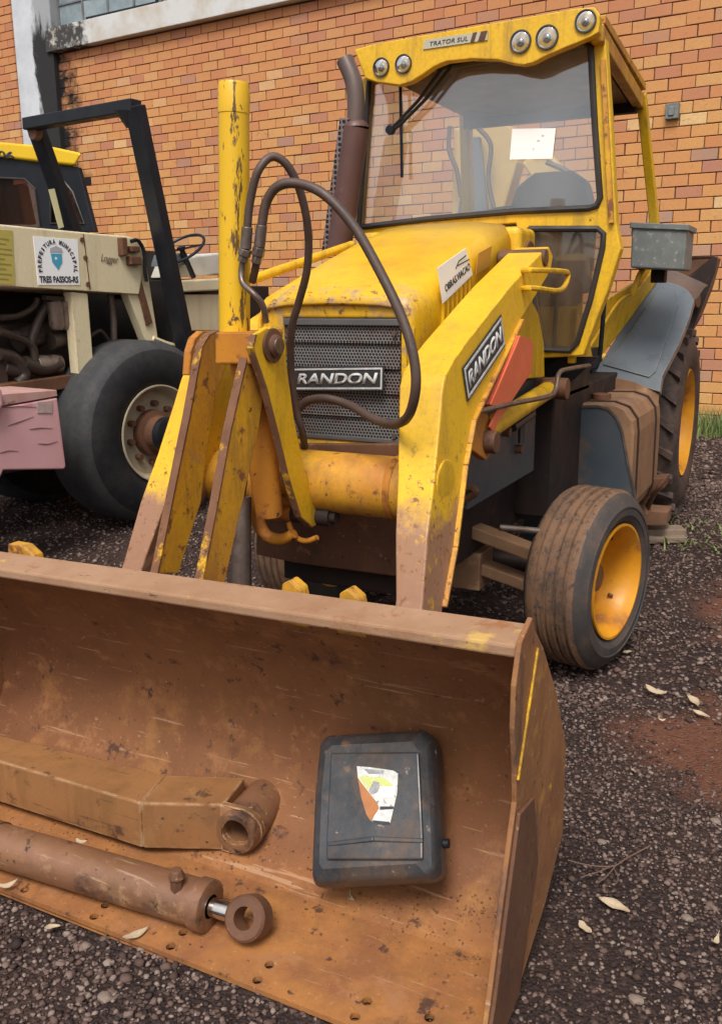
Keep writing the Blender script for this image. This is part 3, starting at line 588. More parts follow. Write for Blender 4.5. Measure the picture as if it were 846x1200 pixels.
b=B(); q=[oX(*p,-1.86) for p in [(222,440),(224,412),(229,396),(238,388),(250,388),(262,400),(262,440)]]; b.prism(q,(-.03,0,0)); P('lever_cheek',b,YO,.003)
# bent link with pin
lk=[(296,408),(300,392),(312,384),(326,388),(333,402),(338,440),(345,490),(356,545),(372,592),(377,612),(366,618),(352,606),(338,560),(326,510),(312,455)]
XK=-1.49
b=B(); b.prism([oX(*p,XK) for p in lk],(-.018,0,0)); P('bent_link',b,Y_,.004)
e=B(); q=[oX(*p,XK) for p in [(300,392),(296,408),(312,455),(326,510),(338,560),(352,606),(366,618)]]
for i in range(len(q)-1): e.hexa([q[i]+Vector((.002,-.004,0)),q[i]+Vector((-.020,-.004,0)),q[i]+Vector((-.020,.004,0)),q[i]+Vector((.002,.004,0))],[q[i+1]+Vector((.002,-.004,0)),q[i+1]+Vector((-.020,-.004,0)),q[i+1]+Vector((-.020,.004,0)),q[i+1]+Vector((.002,.004,0))])
P('link_edge',e,EDGE,0)
c=oX(318,405,XK); b=B(); b.lathe([(0,0),(0,.050),(.010,.052),(.012,.034),(.020,.034),(.026,.028),(.026,0)],c,(1,0,0),28); P('link_pin_boss',b,BRN,.0)
b=B(); b.disc(c+Vector((.02,0,0)),(1,0,0),.027,.012); P('link_pin',b,FIT,.003)
c=oX(374,604,XK); b=B(); b.lathe([(-.10,.035),(.0,.035),(.05,.035),(.05,0)],c,(1,0,0),24); b.disc(c+Vector((.05,0,0)),(1,0,0),.022,.02); P('link_pin',b,DRK,0)
# hanging hooks behind the link and grey rod
for j,pts in enumerate(([(306,560),(300,590),(303,612),(313,628),(330,632),(345,625)],[(338,612),(345,628),(358,634),(372,630)])):
    b=B(); b.tube(spline([oY(*p,2.55+.02*j) for p in pts],5),[.030-.012*(k_/(5*(len(pts)-1))) if j==0 else .010 for k_ in range(5*(len(pts)-1)+1)],10); P('hook_bracket',b,YO,0)
b=B(); b.prism([oY(*p,2.62) for p in ((290,545),(312,540),(312,600),(303,612),(288,612))],(0,.05,0)); P('bracket_plate',b,YO,.005)
b=B(); b.cyl(oY(283,690,2.42),oY(283,582,2.46),.034,18); b.cyl(oY(283,582,2.46),oY(286,562,2.47),.014,12); P('hanging_rod',b,FIT,.0)
b=B(); b.cyl(oY(312,600,2.68),oY(352,600,2.62),.035,20); P('cross_pin',b,YO,0)
# ---- hood
YG=2.88
hood=B()
# cross-sections along Y: (Y, xl, xr, ztop_centre, z_shoulder, zbottom)
secs=[(2.86,-1.875,-1.265,1.575,1.50,1.48),(2.90,-1.885,-1.255,1.615,1.55,1.0),(3.2,-1.895,-1.25,1.715,1.62,1.0),(3.6,-1.90,-1.245,1.835,1.73,1.0),(3.92,-1.90,-1.24,1.915,1.82,1.0)]
def hsec(y,xl,xr,zt,zs,zb):
    r=min(zt-zs,.13); pts=[(xl,y,zb),(xl,y,zt-r)]
    for k in range(1,6): a=math.pi/2*k/6; pts.append((xl+r*.8*(1-math.cos(a)),y,zt-r+r*math.sin(a)))
    for t in (.2,.35,.5,.65,.8): pts.append((xl+(xr-xl)*t,y,zt+.012*math.sin(math.pi*t)))
    for k in range(5,0,-1): a=math.pi/2*k/6; pts.append((xr-r*.8*(1-math.cos(a)),y,zt-r+r*math.sin(a)))
    pts+= [(xr,y,zt-r),(xr,y,zb)]; return pts
hp_=[hsec(*s_) for s_ in secs]; hood.smooth=True; n2=len(hp_[0])
hood.add([p for h_ in hp_ for p in h_],[(i*n2+k,i*n2+k+1,(i+1)*n2+k+1,(i+1)*n2+k) for i in range(len(hp_)-1) for k in range(n2-1)])
HM=surf('hood yellow paint',YEL,(.68,.36,.012),.5,2.2,[(DUST,4,.70,.10),((.38,.30,.2),9,.69,.05),((.16,.07,.03),15,.705,.02)],.34,0,.05,20)
def hoodpaint():
    n=NT('chipped hood paint'); col=n.mix(n.ramp(n.noise(1.8,8),.4,.62),YEL,(.68,.36,.012)); sp=n.n('SeparateXYZ'); n.l(n.tc,sp.inputs[0])
    y=n.math('ADD',sp.outputs[1],n.math('MULTIPLY',n.noise(6,8,.7),.35)); fr=n.ramp(n.math('SUBTRACT',y,2.9),.12,.30,(1,1,1,1),(0,0,0,1))
    w1=n.math('MULTIPLY',fr,n.ramp(n.noise(11,10,.72),.50,.60)); col=n.mix(w1,col,(.40,.27,.17)); w2=n.math('MULTIPLY',fr,n.ramp(n.noise(26,10,.75),.56,.60)); col=n.mix(w2,col,(.13,.05,.03))
    col=n.mix(n.ramp(n.noise(16,8,.7),.72,.74),col,RUST); col=n.mix(n.math('MULTIPLY',n.ramp(n.noise(3,9,.7,stretch=(1.5,1.5,.5)),.48,.72),.45),col,(.30,.15,.03)); col=n.mix(n.math('MULTIPLY',n.ramp(n.noise(60,6,.7),.5,.75),.3),col,(.20,.11,.05))
    n.bump(n.noise(8,4),.10,.01); return n.out(col,n.ramp(n.noise(5),.3,.7,(.26,)*3+(1,),(.52,)*3+(1,)))
HM=hoodpaint()
ho=P('hood',hood,HM,0); md=ho.modifiers.new('solid','SOLIDIFY'); md.thickness=.012; md.offset=-1
# front face frame round the grille
gx0,gx1=oY(334,440,YG).x,oY(469,440,YG).x; gz1=oY(400,373,YG).z; gz0=oY(400,516,YG).z
ff=B(); out=[(-1.885,YG,.93),(-1.255,YG,.93),(-1.255,YG,1.50),(-1.27,YG,1.55),(-1.32,YG,1.585),(-1.82,YG,1.585),(-1.87,YG,1.55),(-1.885,YG,1.50)]
ff.prism(out,(0,.03,0),[[(gx0,YG,gz0),(gx1,YG,gz0),(gx1,YG,gz1),(gx0,YG,gz1)]]); P('front_panel',ff,HM,.010,seg=3)
gr=B(); gr.box(gx0,gx1,YG+.02,YG+.03,gz0,gz1); 
gro=P('grille',gr,GRL,0)
ns_=5; hh=(gz1-gz0)/ns_
for i in range(ns_):
    z0=gz0+i*hh; g=B(); g.hexa([(gx0+.004,YG+.012-.010,z0+.002),(gx1-.004,YG+.012-.010,z0+.002),(gx1-.004,YG+.016,z0+hh+.004),(gx0+.004,YG+.016,z0+hh+.004)],[(gx0+.004,YG+.016,z0+.002),(gx1-.004,YG+.016,z0+.002),(gx1-.004,YG+.019,z0+hh+.004),(gx0+.004,YG+.019,z0+hh+.004)]); ob('slat',g,GRL,gro,.0)
g=B(); g.box(gx0+.002,gx1-.002,YG-.006,YG+.012,gz1-.025,gz1-.001); ob('grille_rail',g,surf('grey rail',(.10,.10,.11),(.14,.13,.12),.5,8,[],.45,.2,.1),gro,.003)
g=B(); g.box(gx0+.002,gx1-.002,YG-.006,YG+.012,gz0+.001,gz0+.018); ob('grille_rail',g,bpy.data.materials['grey rail'],gro,.003)
for x,z in ((gx0+.02,gz1-.05),(gx1-.02,gz1-.05),(gx0+.02,gz0+.03),(gx1-.02,gz0+.03)):
    g=B(); g.disc((x,YG-.004,z),(0,-1,0),.009,.008,12); ob('screw',g,FIT,gro)
def decal_front(px0,py0,px1,py1):
    a=oY(px0,py1,YG-.02); b_=oY(px1,py1,YG-.02); c_=oY(px0,py0,YG-.02); return decal_arm(lo,(a,b_,c_),'RANDON')
decal_front(343,430,450,458)
# hood rear cowl and handle strip

cw=B(); cw.box(-1.98,-1.20,3.90,4.14,1.3,1.90); P('rear_cowl',cw,Y_,.03,seg=4)
# louvre vent on the hood side
lv=B()
for i in range(7):
    y=3.12+i*.045; lv.box(-1.252,-1.238,y,y+.018,1.47+i*.014,1.60+i*.015)
P('vent_louvre',lv,HM,.004)
# hood side lower dark engine cover
# hood sticker
def ohs(px,py): return oX(px,py,-1.2365)
sq=[ohs(512,314),ohs(545,291),ohs(553,322),ohs(518,356)]; st=B(); st.prism(sq,(.002,0,0)); so_=P('obras_sticker',st,PPR,0)
xd=(sq[2]-sq[3]); yd=(sq[0]-sq[3]); text('lettering','OBRAS.VIACAO',1,INK,so_,sq[3]+xd*.12+yd*.22+e_*1.2,xd,yd,.0015,.012,fit=(xd.length*.82,yd.length*.20))
pt=B(); pt.prism([ohs(560,297),ohs(576,288),ohs(573,312),ohs(557,322)],(.0015,0,0)); P('glue_patch',pt,surf('old glue patch',(.42,.20,.03),(.50,.27,.03),.5,9,[],.6,0,.1),0)
ln=B(); 
for (a0,b0,a1,b1) in ((.55,.62,.95,.50),(.50,.58,.62,.70),(.62,.70,.86,.68)):
    ln.beam(sq[3]+xd*a0+yd*b0+e_*1.4,sq[3]+xd*a1+yd*b1+e_*1.4,.002,.004)
ob('roof_mark',ln,INK,so_)
# left arm upper edge visible as a thin yellow bar beside the hood
b=B(); b.cyl(oX(292,329,-1.93),oX(412,287,-1.93),.018,12); P('arm_top_edge',b,Y_,0)
# ---- exhaust / pre-cleaner stack with guard
YE=3.95
q=[oY(*p,YE) for p in ((396,296),(417,150))]
b=B(); b.cyl(q[0],q[1],.062,28); b.lathe([(0,.062),(.02,.055),(.03,.04)],q[1],(0,0,1),24); P('stack_body',b,MAR,0)
b=B(); b.tube(spline([oY(416,150,YE),oY(417,120,YE),oY(414,95,YE),oY(404,70,YE)],6),[.040]*19,20,caps=False); b.tube(spline([oY(414,95,YE),oY(404,70,YE)],3),.036,20); P('exhaust_pipe',b,PIPE,0)
gq=[oY(*p,YE-.06) for p in ((374,296),(396,138),(412,140),(398,298))]
b=B(); b.prism([oY(*p,YE-.05) for p in ((376,300),(398,138),(409,139),(393,300))],(0,.02,0)); P('heat_guard',b,GRD,.002)
# ---- cab
YC=4.15; XC=-.93
def cf(px,py,d=0): return oY(px,py,YC+d)
FR=[cf(*p) for p in ((421,92),(690,44),(709,44),(716,150),(722,262),(727,292),(712,340),(690,398),(683,417),(632,420),(612,300),(604,262),(420,276),(414,272))]
win=[cf(*p) for p in ((433,96),(441,92),(684,50),(692,56),(697,150),(703,232),(699,241),(690,244),(600,248),(500,257),(426,266),(421,262))]
# outer frame with two openings
low=[cf(*p) for p in ((616,272),(620,268),(700,268),(707,274),(706,290),(692,350),(676,402),(668,411),(638,410),(630,380),(622,330))]
fr=B(); fr.prism(FR,(0,.07,0),[win,low]); P('cab_front_frame',fr,Y_,.010,seg=3)
def seal(pts,parent=lo,r=.010,name='window_seal',m_=RBK,off=(0,-.004,0)):
    b=B(); n=len(pts); P_=[Vector(p)+Vector(off) for p in pts]; dense=[]
    for i in range(n):
        a,c=P_[i],P_[(i+1)%n]; k=max(1,int((c-a).length/.12)); dense+=[a+(c-a)*j/k for j in range(k)]
    b.tube(dense,r,8,closed=True); return P(name,b,m_,0,parent=parent)
g=B(); g.prism([p+Vector((0,.02,0)) for p in win],(0,.005,0)); wsg=P('windscreen',g,GLS,0); seal(win,wsg,.014)
g=B(); g.prism([p+Vector((0,.02,0)) for p in low],(0,.005,0)); lwg=P('lower_window',g,GLD,0); seal(low,lwg,.013)
# paper in the windscreen
pp=[oY(*p,YC+.012) for p in ((600,151),(651,150),(647,186),(597,187))]; b=B(); b.prism(pp,(0,.003,0)); pa=P('paper_sheet',b,PPR,0,label='white paper sheet taped inside the windscreen')
for (u,v,l_) in ((.70,.78,.08),(.60,.62,.10),(.52,.36,.05)):
    a=pp[0]+(pp[1]-pp[0])*u+(pp[3]-pp[0])*(1-v)+Vector((0,-.002,0)); b=B(); b.beam(a,a+(pp[1]-pp[0])*l_*.6,.002,.004); ob('pen_mark',b,bpy.data.materials.get('faint ink') or surf('faint ink',(.66,.66,.67),None,rough=.7,bump=0),pa)
# post seam strip on the right front post
b=B(); b.beam(cf(706,70,-.012),cf(716,262,-.012),.022,.02); P('post_trim',b,YR,.003)
# roof: visor, slab, side rail
vis=[oY(*p,4.02) for p in ((415,58),(440,51),(520,37),(600,23),(673,10),(696,8),(703,18),(701,38),(688,45),(662,56),(638,66),(625,73),(612,76),(598,74),(583,70),(550,69),(523,72),(508,78),(497,86),(483,95),(468,100),(440,96),(428,92))]
b=B(); b.prism(vis,(0,.05,0)); P('roof_visor',b,Y_,.012,seg=3)
zt=2.74
rl=oY(418,58,4.06); rr=oY(698,14,4.06)
b=B(); b.hexa([(rl.x,4.06,rl.z-.05),(rr.x,4.06,rr.z-.06),(-1.03,5.47,2.66),(-2.06,5.47,2.66)],[(rl.x,4.06,rl.z-.004),(rr.x,4.06,rr.z-.004),(-1.03,5.47,2.745),(-2.06,5.47,2.745)]); P('roof_panel',b,[Y_],.012)
b=B(); b.hexa([(rl.x+.05,4.2,rl.z-.085),(rr.x-.05,4.2,rr.z-.085),(-1.08,5.42,2.63),(-2.0,5.42,2.63)],[(rl.x+.05,4.2,rl.z-.06),(rr.x-.05,4.2,rr.z-.07),(-1.08,5.42,2.655),(-2.0,5.42,2.655)]); P('headlining',b,surf('reflection brown headlining',(.26,.13,.055),(.20,.10,.045),.5,4,[],.5,0,.1),.0)  # ceiling brown raised to stand in for the visor's reflection in the windscreen
b=B(); e0=(rr.x,4.10,rr.z-.07); e1=(-1.03,5.46,2.64); b.beam(e0,e1,.05,.07); P('roof_side_rail',b,YR,.006)
b=B(); b.beam((rr.x+.012,4.12,rr.z-.015),(-1.015,5.46,2.72),.03,.035)
P('roof_gutter',b,YR,.004)
# rear posts
b=B(); b.beam(oX(751,110,-1.02),oX(768,275,-.95),.055,.05,up=(1,0,0)); P('rear_post',b,Y_,.006)
b=B(); b.beam((-2.03,5.42,2.66),(-2.1,5.75,1.6),.075,.06,up=(1,0,0)); P('rear_post',b,Y_,.006)
b=B(); b.beam((-2.03,5.40,2.62),(-1.03,5.40,2.62),.06,.08); P('rear_header',b,DRK,.006)
# left front post is in the frame; left side lower wall and right lower side wall / step flange
b=B(); sd_=[oX(*p,-.96) for p in ((722,262),(727,292),(712,340),(683,417))]
pts=[Vector((-1.02,4.20,1.37)),Vector((-1.02,4.22,1.55)),Vector((-1.02,4.5,1.40)),Vector((-1.02,4.6,1.30)),Vector((-1.02,4.2,1.30))]
b.prism(pts,(-.03,0,0)); P('side_sill',b,Y_,.006)
def strip3(name,pairs,th_,m_,bev=.004):
    b=B()
    for i in range(len(pairs)-1):
        a,c=pairs[i]; d,e=pairs[i+1]; o_=Vector(th_); b.hexa([a,c,e,d],[a+o_,c+o_,e+o_,d+o_])
    return P(name,b,m_,bev)
# fender: one flat sloping front panel, a rounded top and a lip
XO=-.80; XI=-1.235
_a,_b,_c=oY(690,434,5.65),oY(773,459,5.60),oY(768,330,6.22); fN=(_b-_a).cross(_c-_a).normalized(); fN=fN if fN.y<0 else -fN; fD=fN.dot(_a)
def onf(px,py,h=0): return on(px,py,fN,fD+h)
Lf=[onf(*p) for p in ((690,434),(704,424),(728,385),(748,352),(768,330))]; Rf=[onf(*p) for p in ((773,459),(776,440),(794,405),(806,376),(813,352))]
fpl=[(690,434),(773,459),(776,440),(794,405),(806,376),(813,352),(806,340),(795,334),(780,330),(768,330),(748,352),(728,385),(704,424)]
b=B(); b.prism([onf(*p) for p in fpl],-fN*.012); P('rear_fender',b,GRYP,.003)
b=B(); b.prism([onf(*p,.001) for p in ((772,337),(722,412),(706,428),(760,443),(768,436),(794,360),(790,340),(781,336))],fN*.010); P('fender_panel',b,GRYP,.006,seg=3)
tpL,tpR=onf(768,330),onf(813,352); LL=[tpL]; RR=[tpR]
for k in range(1,8):
    a=k/7*1.15; LL.append(tpL+Vector((0,.42*math.sin(a)*1.6,.10*math.sin(a*1.5)))); RR.append(tpR+Vector((.01,.42*math.sin(a)*1.6,.10*math.sin(a*1.5))))
b=B(); b.smooth=True; n9=len(LL); b.add(LL+RR,[(i,i+1,n9+i+1,n9+i) for i in range(n9-1)]); fo_=P('fender_top',b,surf('brown dusty fender top',(.13,.085,.065),(.09,.085,.085),.5,4,[],.5,0,.1),0); md=fo_.modifiers.new('s','SOLIDIFY'); md.thickness=.012
b=B(); rl_=[onf(*p) for p in ((773,459),(776,440),(794,405),(806,376),(813,352))]
for i in range(4): b.hexa([rl_[i],rl_[i+1],rl_[i+1]+Vector((0,.05,-.03)),rl_[i]+Vector((0,.05,-.03))],[p+Vector((-.01,0,0)) for p in (rl_[i],rl_[i+1],rl_[i+1]+Vector((0,.05,-.03)),rl_[i]+Vector((0,.05,-.03)))])
P('fender_lip',b,GRYP,.002)
LL=Lf+[LL[3],LL[6]]; RR=Rf+[RR[3],RR[6]]
# mirrored left fender, simple continuation
def mx(p,c=-1.53): return Vector((2*c-p.x,p.y,p.z))
b=B()
for i in range(len(LL)-1): b.hexa([mx(p) for p in (LL[i],RR[i],RR[i+1],LL[i+1])],[mx(p+Vector((0,.015,-.015))) for p in (LL[i],RR[i],RR[i+1],LL[i+1])])
P('rear_fender',b,GRYP,0)
# yellow inner flange (two bands)
fa,fb_,fc=oY(690,430,5.62),oY(768,328,6.18),oY(711,351,5.60); fn=(fb_-fa).cross(fc-fa).normalized(); fd=fn.dot(fa)
b=B(); b.prism([on(*p,fn,fd) for p in ((672,418),(690,392),(711,351),(732,339),(745,331),(752,316),(760,308),(768,318),(770,330),(742,368),(722,396),(706,415),(690,424))],fn*.02*(1 if fn.y>0 else -1)); P('fender_flange',b,Y_,.006)
b=B(); q=[on(*p,fn,fd-.012*(1 if fn.y>0 else -1)) for p in ((684,418),(708,378),(726,352),(748,338),(764,316))]; b.tube(spline(q,5),.009,6); P('flange_bead',b,Y_,0)
b=B(); hp2=[oY(741,346,5.62),oY(744,335,5.60),oY(751,318,5.62),oY(761,308,5.70),oY(766,312,5.75),oY(765,322,5.85)]; b.tube(spline(hp2,5),.016,8); P('fender_handle',b,Y_,0)
# cab lower side: dark opening, floor and body
b=B(); b.box(-1.30,-1.10,4.30,4.9,1.12,1.34); P('cab_step_well',b,DRK,.004)
b=B(); b.prism([oY(*p,4.25) for p in ((640,430),(655,418),(700,418),(682,436),(652,462),(640,455))],(0,.02,0)); P('torn_mat',b,BLK,.003)
b=B(); b.box(-2.1,-1.22,4.25,5.75,1.18,1.30); P('cab_floor',b,DRK,.0)
b=B(); b.box(-2.08,-2.05,4.25,5.7,1.3,1.95); P('cab_side_wall',b,Y_,.004)
b=B(); b.box(-2.05,-1.35,5.70,5.73,1.3,1.66); P('cab_back_wall',b,Y_,.004)
# seat, wheel, levers inside the cab
st_=B(); st_.box(-1.72,-1.26,4.95,5.35,1.55,1.70); P('seat',st_,BLK,.04,seg=4)
st_=B(); st_.prism([(-1.74,5.36,1.62),(-1.24,5.36,1.62),(-1.22,5.38,2.05),(-1.28,5.40,2.24),(-1.38,5.41,2.31),(-1.60,5.41,2.31),(-1.70,5.40,2.24),(-1.76,5.38,2.05)],(0,.10,0)); P('seat_back',st_,surf('grey blue vinyl',(.055,.065,.085),(.08,.09,.10),.5,6,[],.5,0,.1),.03,seg=4)
sw=B(); sw.tube(circ((-1.55,4.62,1.93),.19,(1,0,0),(0,.75,.66),28),.013,8,closed=True); sw.cyl((-1.55,4.62,1.93),(-1.55,4.45,1.5),.03); sw.beam((-1.74,4.62,1.93),(-1.36,4.62,1.93),.02,.02); P('steering_wheel',sw,BLK,0)
for x,y,z in ((-1.25,4.7,2.0),(-1.05,4.9,1.9)):
    sw=B(); sw.cyl((x,y,1.3),(x+.02,y-.02,z),.012); sw.disc((x+.02,y-.02,z),(0,0,1),.025,.05); P('control_lever',sw,BLK,0)
# wipers
def wiper(p):
    b=B(); b.tube([oY(*q,YC-.03) for q in p],.006,6); return b
b=B(); b.tube([oY(*q,YC-.035) for q in ((518,80),(490,118),(458,152))],.008,6); b.tube([oY(*q,YC-.035) for q in ((530,76),(500,115),(470,145),(455,157))],.008,6); b.tube([oY(*q,YC-.03) for q in ((469,96),(470,150),(471,208))],.008,6); b.disc(oY(459,153,YC-.03),(0,-1,0),.02,.03,12); P('wiper',b,BLK,0)
# headlights
def lamp(px,py,r):
    c=oY(px,py,4.02); b=B(); b.lathe([(-.012,r),(.006,r*1.02),(.010,r),(.010,r*.88),(.0,r*.86)],c,(0,-1,0),28); o=P('headlight',b,surf('lamp rim',(.05,.045,.04),(.1,.09,.08),.5,20,[],.4,.5,.1) if 'lamp rim' not in bpy.data.materials else bpy.data.materials['lamp rim'],0)
    q=B(); q.lathe([(.002,r*.87),(-.002,r*.6),(-.02+.022,r*.32),(.006,r*.30),(.010,r*.2),(.011,0.0)],c,(0,-1,0),28); ob('reflector',q,REFL,o)
    q=B(); q.lathe([(.006,r*.88),(.013,r*.5),(.016,0)],c,(0,-1,0),28); ob('lens',q,LAMP,o)
for a in ((447,79,.040),(473,75,.040),(610,49,.046),(641,44,.048),(686,25,.044)): lamp(*a)
# visor label
v=[oY(*p,4.017) for p in ((496,58),(571,47),(572,36),(497,47))]; b=B(); b.mi=0; b.prism(v[:],(0,-.002,0)); 
def vq(u0,u1,mi):
    b.mi=mi; f_=lambda u,t: v[0]+(v[1]-v[0])*u+(v[3]-v[0])*t+Vector((0,-.0025,0)); b.prism([f_(u0,.02),f_(u1,.02),f_(u1+.03,.98),f_(u0+.03,.98)],(0,-.001,0))
vq(.74,.80,1); vq(.86,.96,1)
vl=ob('visor_label',b,[surf('worn label',(.42,.40,.34),(.5,.45,.3),.5,30,[((.6,.35,.05),20,.62,.05)],.6,0,.1),BRN],lo)
text('lettering','TRATOR SUL',1,INK,vl,v[0]+(v[1]-v[0])*.10+(v[3]-v[0])*.25+Vector((0,-.003,0)),v[1]-v[0],v[3]-v[0],.001,.0,.1,fit=((v[1]-v[0]).length*.60,(v[3]-v[0]).length*.45))
# tool box on the fender
bx0=[oY(*p,5.5) for p in ((740,263),(805,266),(801,317),(738,314))]
b=B(); b.hexa([bx0[3],bx0[2],bx0[1],bx0[0]],[p+Vector((0,.30,0)) for p in (bx0[3],bx0[2],bx0[1],bx0[0])]); tbx=P('tool_box',b,GALV,.012,seg=3)
b=B(); t0,t1=bx0[0],bx0[1]; b.hexa([t0+Vector((-.01,-.012,-.02)),t1+Vector((.012,-.012,-.02)),t1+Vector((.012,-.012,.012)),t0+Vector((-.01,-.012,.012))],[p+Vector((0,.33,0)) for p in (t0+Vector((-.01,-.012,-.02)),t1+Vector((.012,-.012,-.02)),t1+Vector((.012,-.012,.012)),t0+Vector((-.01,-.012,.012)))]); ob('lid',b,GALV,tbx,.004)
b=B(); b.box(-.95,-.87,5.7,5.8,1.68,1.80); P('box_bracket',b,DRK,.004)
# hydraulic tank and front plate
YT=4.75
pl_=[(613,478),(700,476),(712,479),(722,489),(728,503),(736,545),(748,600),(752,620),(640,640),(613,640)]
b=B(); b.prism([oY(*p,YT) for p in pl_],(0,.012,0)); P('tank_front_plate',b,GRYD,.003)
b=B(); e=[oY(*p,YT-.003) for p in pl_[:8]]
for i in range(7): b.beam(e[i],e[i+1],.012,.008,up=(0,1,0))
P('plate_edge',b,FIT,0)
tp=[(640,474),(715,474),(735,483),(746,500),(752,520),(766,600),(752,640),(640,645)]
a=[oY(*p,YT+.03) for p in tp]; xs_=[p.x for p in a]
ta=[Vector((-1.30,YT+.02,1.045)),Vector((-.96,YT+.02,1.055)),Vector((-.88,YT+.02,1.03)),Vector((-.835,YT+.02,.97)),Vector((-.825,YT+.02,.90)),Vector((-.82,YT+.02,.52)),Vector((-.85,YT+.02,.44)),Vector((-1.30,YT+.02,.44))]
b=B(); b.prism(ta,(0,.85,0)); P('hydraulic_tank',b,TNK,.012,seg=3)
for y_ in (.10,.66):
    b=B(); b.prism([p+Vector((.006 if p.x>-1 else 0,y_,.006 if p.z>.8 else 0)) for p in ta],(0,.03,0)); P('tank_strap',b,DRK,.002)
b=B(); b.cyl((-1.05,YT+.25,1.05),(-1.05,YT+.25,1.085),.05); P('tank_cap',b,BRN,.004)
b=B(); b.hexa([(-.86,5.55,.30),(-.84,5.60,.30),(-.84,5.62,1.03),(-.98,5.60,1.10)],[(-1.25,5.62,.30),(-1.25,5.64,.30),(-1.25,5.64,1.15),(-1.25,5.62,1.15)])
P('mud_guard',b,TNK,.003)
# chassis, engine and axle under the hood
b=B(); b.box(-1.85,-1.28,2.95,6.6,.50,.74); b.box(-1.80,-1.30,2.95,4.2,.74,1.35); b.box(-1.9,-1.1,4.2,6.9,.55,1.15); P('chassis',b,DRK,.01)
b=B(); b.box(-1.27,-1.235,3.0,3.9,.98,1.10); b.box(-1.20,-1.16,3.2,4.1,.80,1.24); P('engine_side_frame',b,GRYD,.005)
for (x,y,z) in ((-1.13,3.62,1.05),(-1.13,3.95,1.10),(-1.13,3.8,.95)):
    b=B(); b.disc((x-.03,y,z),(1,0,0),.02,.03,10); P('frame_bolt',b,BRN,0)
b=B(); b.cyl((-1.14,3.80,1.18),(-1.13,3.78,.98),.016,8); b.cyl((-1.14,3.68,1.06),(-1.11,3.86,1.10),.02,8); P('side_latch',b,ENG,0)
ax=B(); a0=oY(520,600,3.62); 
ax.beam(oY(500,600,3.60),oY(632,650,3.72),.12,.055); ax.beam(oY(500,640,3.64),oY(632,688,3.76),.12,.05); ax.box(-2.1,-1.25,3.62,3.8,.33,.50); P('front_axle',ax,TNK,.006)
b=B(); b.cyl(oY(585,618,3.5),oY(640,623,3.6),.014,10); P('tie_rod',b,FIT,0)
b=B(); b.tube(spline([oY(538,590,3.2),oY(550,582,3.2),oY(557,577,3.2),oY(552,572,3.2),oY(540,574,3.2)],5),.016,8); P('tow_ring',b,BRN,0)
b=B(); b.box(-2.0,-1.1,3.4,3.44,.30,.48); 
b=B(); b.cyl((-2.15,3.75,.4),(-.95,3.95,.4),.05); P('steer_axle',b,DRK,0)
b=B(); b.cyl((-2.1,6.9,.7),(-1.0,6.9,.7),.14); b.disc((-1.3,6.9,.7),(1,0,0),.22,.15); P('rear_axle',b,DRK,.01)
# wheels
YW=surf('orange yellow wheel paint',(.70,.31,.010),(.56,.21,.012),.6,5,[((.30,.12,.03),3,.56,.12),((.24,.09,.03),7,.62,.08),(RUSTD,22,.66,.04)],.45,0,.15,30)
def front_wheel(loc,rz,side):
    t=B(); Rr,Wd=.402,.285; prof=[(0,.262),(.004,.285),(-.004+.018,.33),(.010,.365),(-.006,.385)]
    prof=[(-.005,.258),(.006,.266),(.012,.275),(.019,.292),(.022,.293),(.022,.297),(.022,.31),(.020,.326),(.024,.328),(.023,.334),(.018,.338),(.002,.372),(-.018,.387),(-.03,.393)]
    for g in (-.052,-.095,-.138,-.18):
        prof+=[(g+.018,.399),(g+.010,.400),(g+.006,.388),(g-.006,.388),(g-.010,.401)]
    prof+=[(-.215,.397),(-.232,.387),(-.252,.365),(-.262,.33),(-.255,.28),(-.245,.258),(-.24,.24),(-.01,.24),(-.005,.258)]
    t.lathe(prof,(0,0,0),(side,0,0),72)
    for i in range(len(t.f)):
        c=sum((Vector(t.v[k]) for k in t.f[i]),Vector())/len(t.f[i]); rad=math.hypot(c.y,c.z); t.m[i]=0 if rad>.385 else 1
    e=bpy.data.objects.new('front_wheel',bpy.data.meshes.new('front_wheel')); 
    rmb=B(); rmb.lathe([(-.24,.255),(-.235,.225),(-.10,.215),(-.10,.215),(-.035,.222),(-.02,.240),(-.004,.243),(.004,.256),(.014,.256),(.014,.246),(.002,.236),(-.012,.226),(-.03,.214),(-.09,.205),(-.15,.195),(-.17,.16),(-.172,.06),(-.17,0)],(0,0,0),(side,0,0),56)
    w_=ob('front_wheel',rmb,YW,lo); w_.location=loc; w_.rotation_euler=(0,0,rz)
    ob('tyre',t,[TYF,TYS],w_)
    hb=B(); hb.lathe([(-.17,.085),(-.11,.075),(-.08,.06),(-.075,0)],(0,0,0),(side,0,0),24); ob('hub',hb,BRN,w_)
    for k in range(8):
        a=2*math.pi*k/8+.3; q=B(); q.tube([(side*-.172,.125*math.cos(a),.125*math.sin(a)),(side*-.145,.125*math.cos(a),.125*math.sin(a))],.013,6); ob('wheel_nut',q,BRN,w_)
    for k in range(4):
        a=2*math.pi*k/4+.9; q=B(); q.tube([(side*-.09,.19*math.cos(a),.19*math.sin(a)),(side*-.075,.203*math.cos(a),.203*math.sin(a))],.010,6); ob('rim_bolt',q,BRN,w_)
front_wheel((-.70,3.82,.395),R(-11.6),1); front_wheel((-2.34,3.95,.395),R(-11.6),-1)
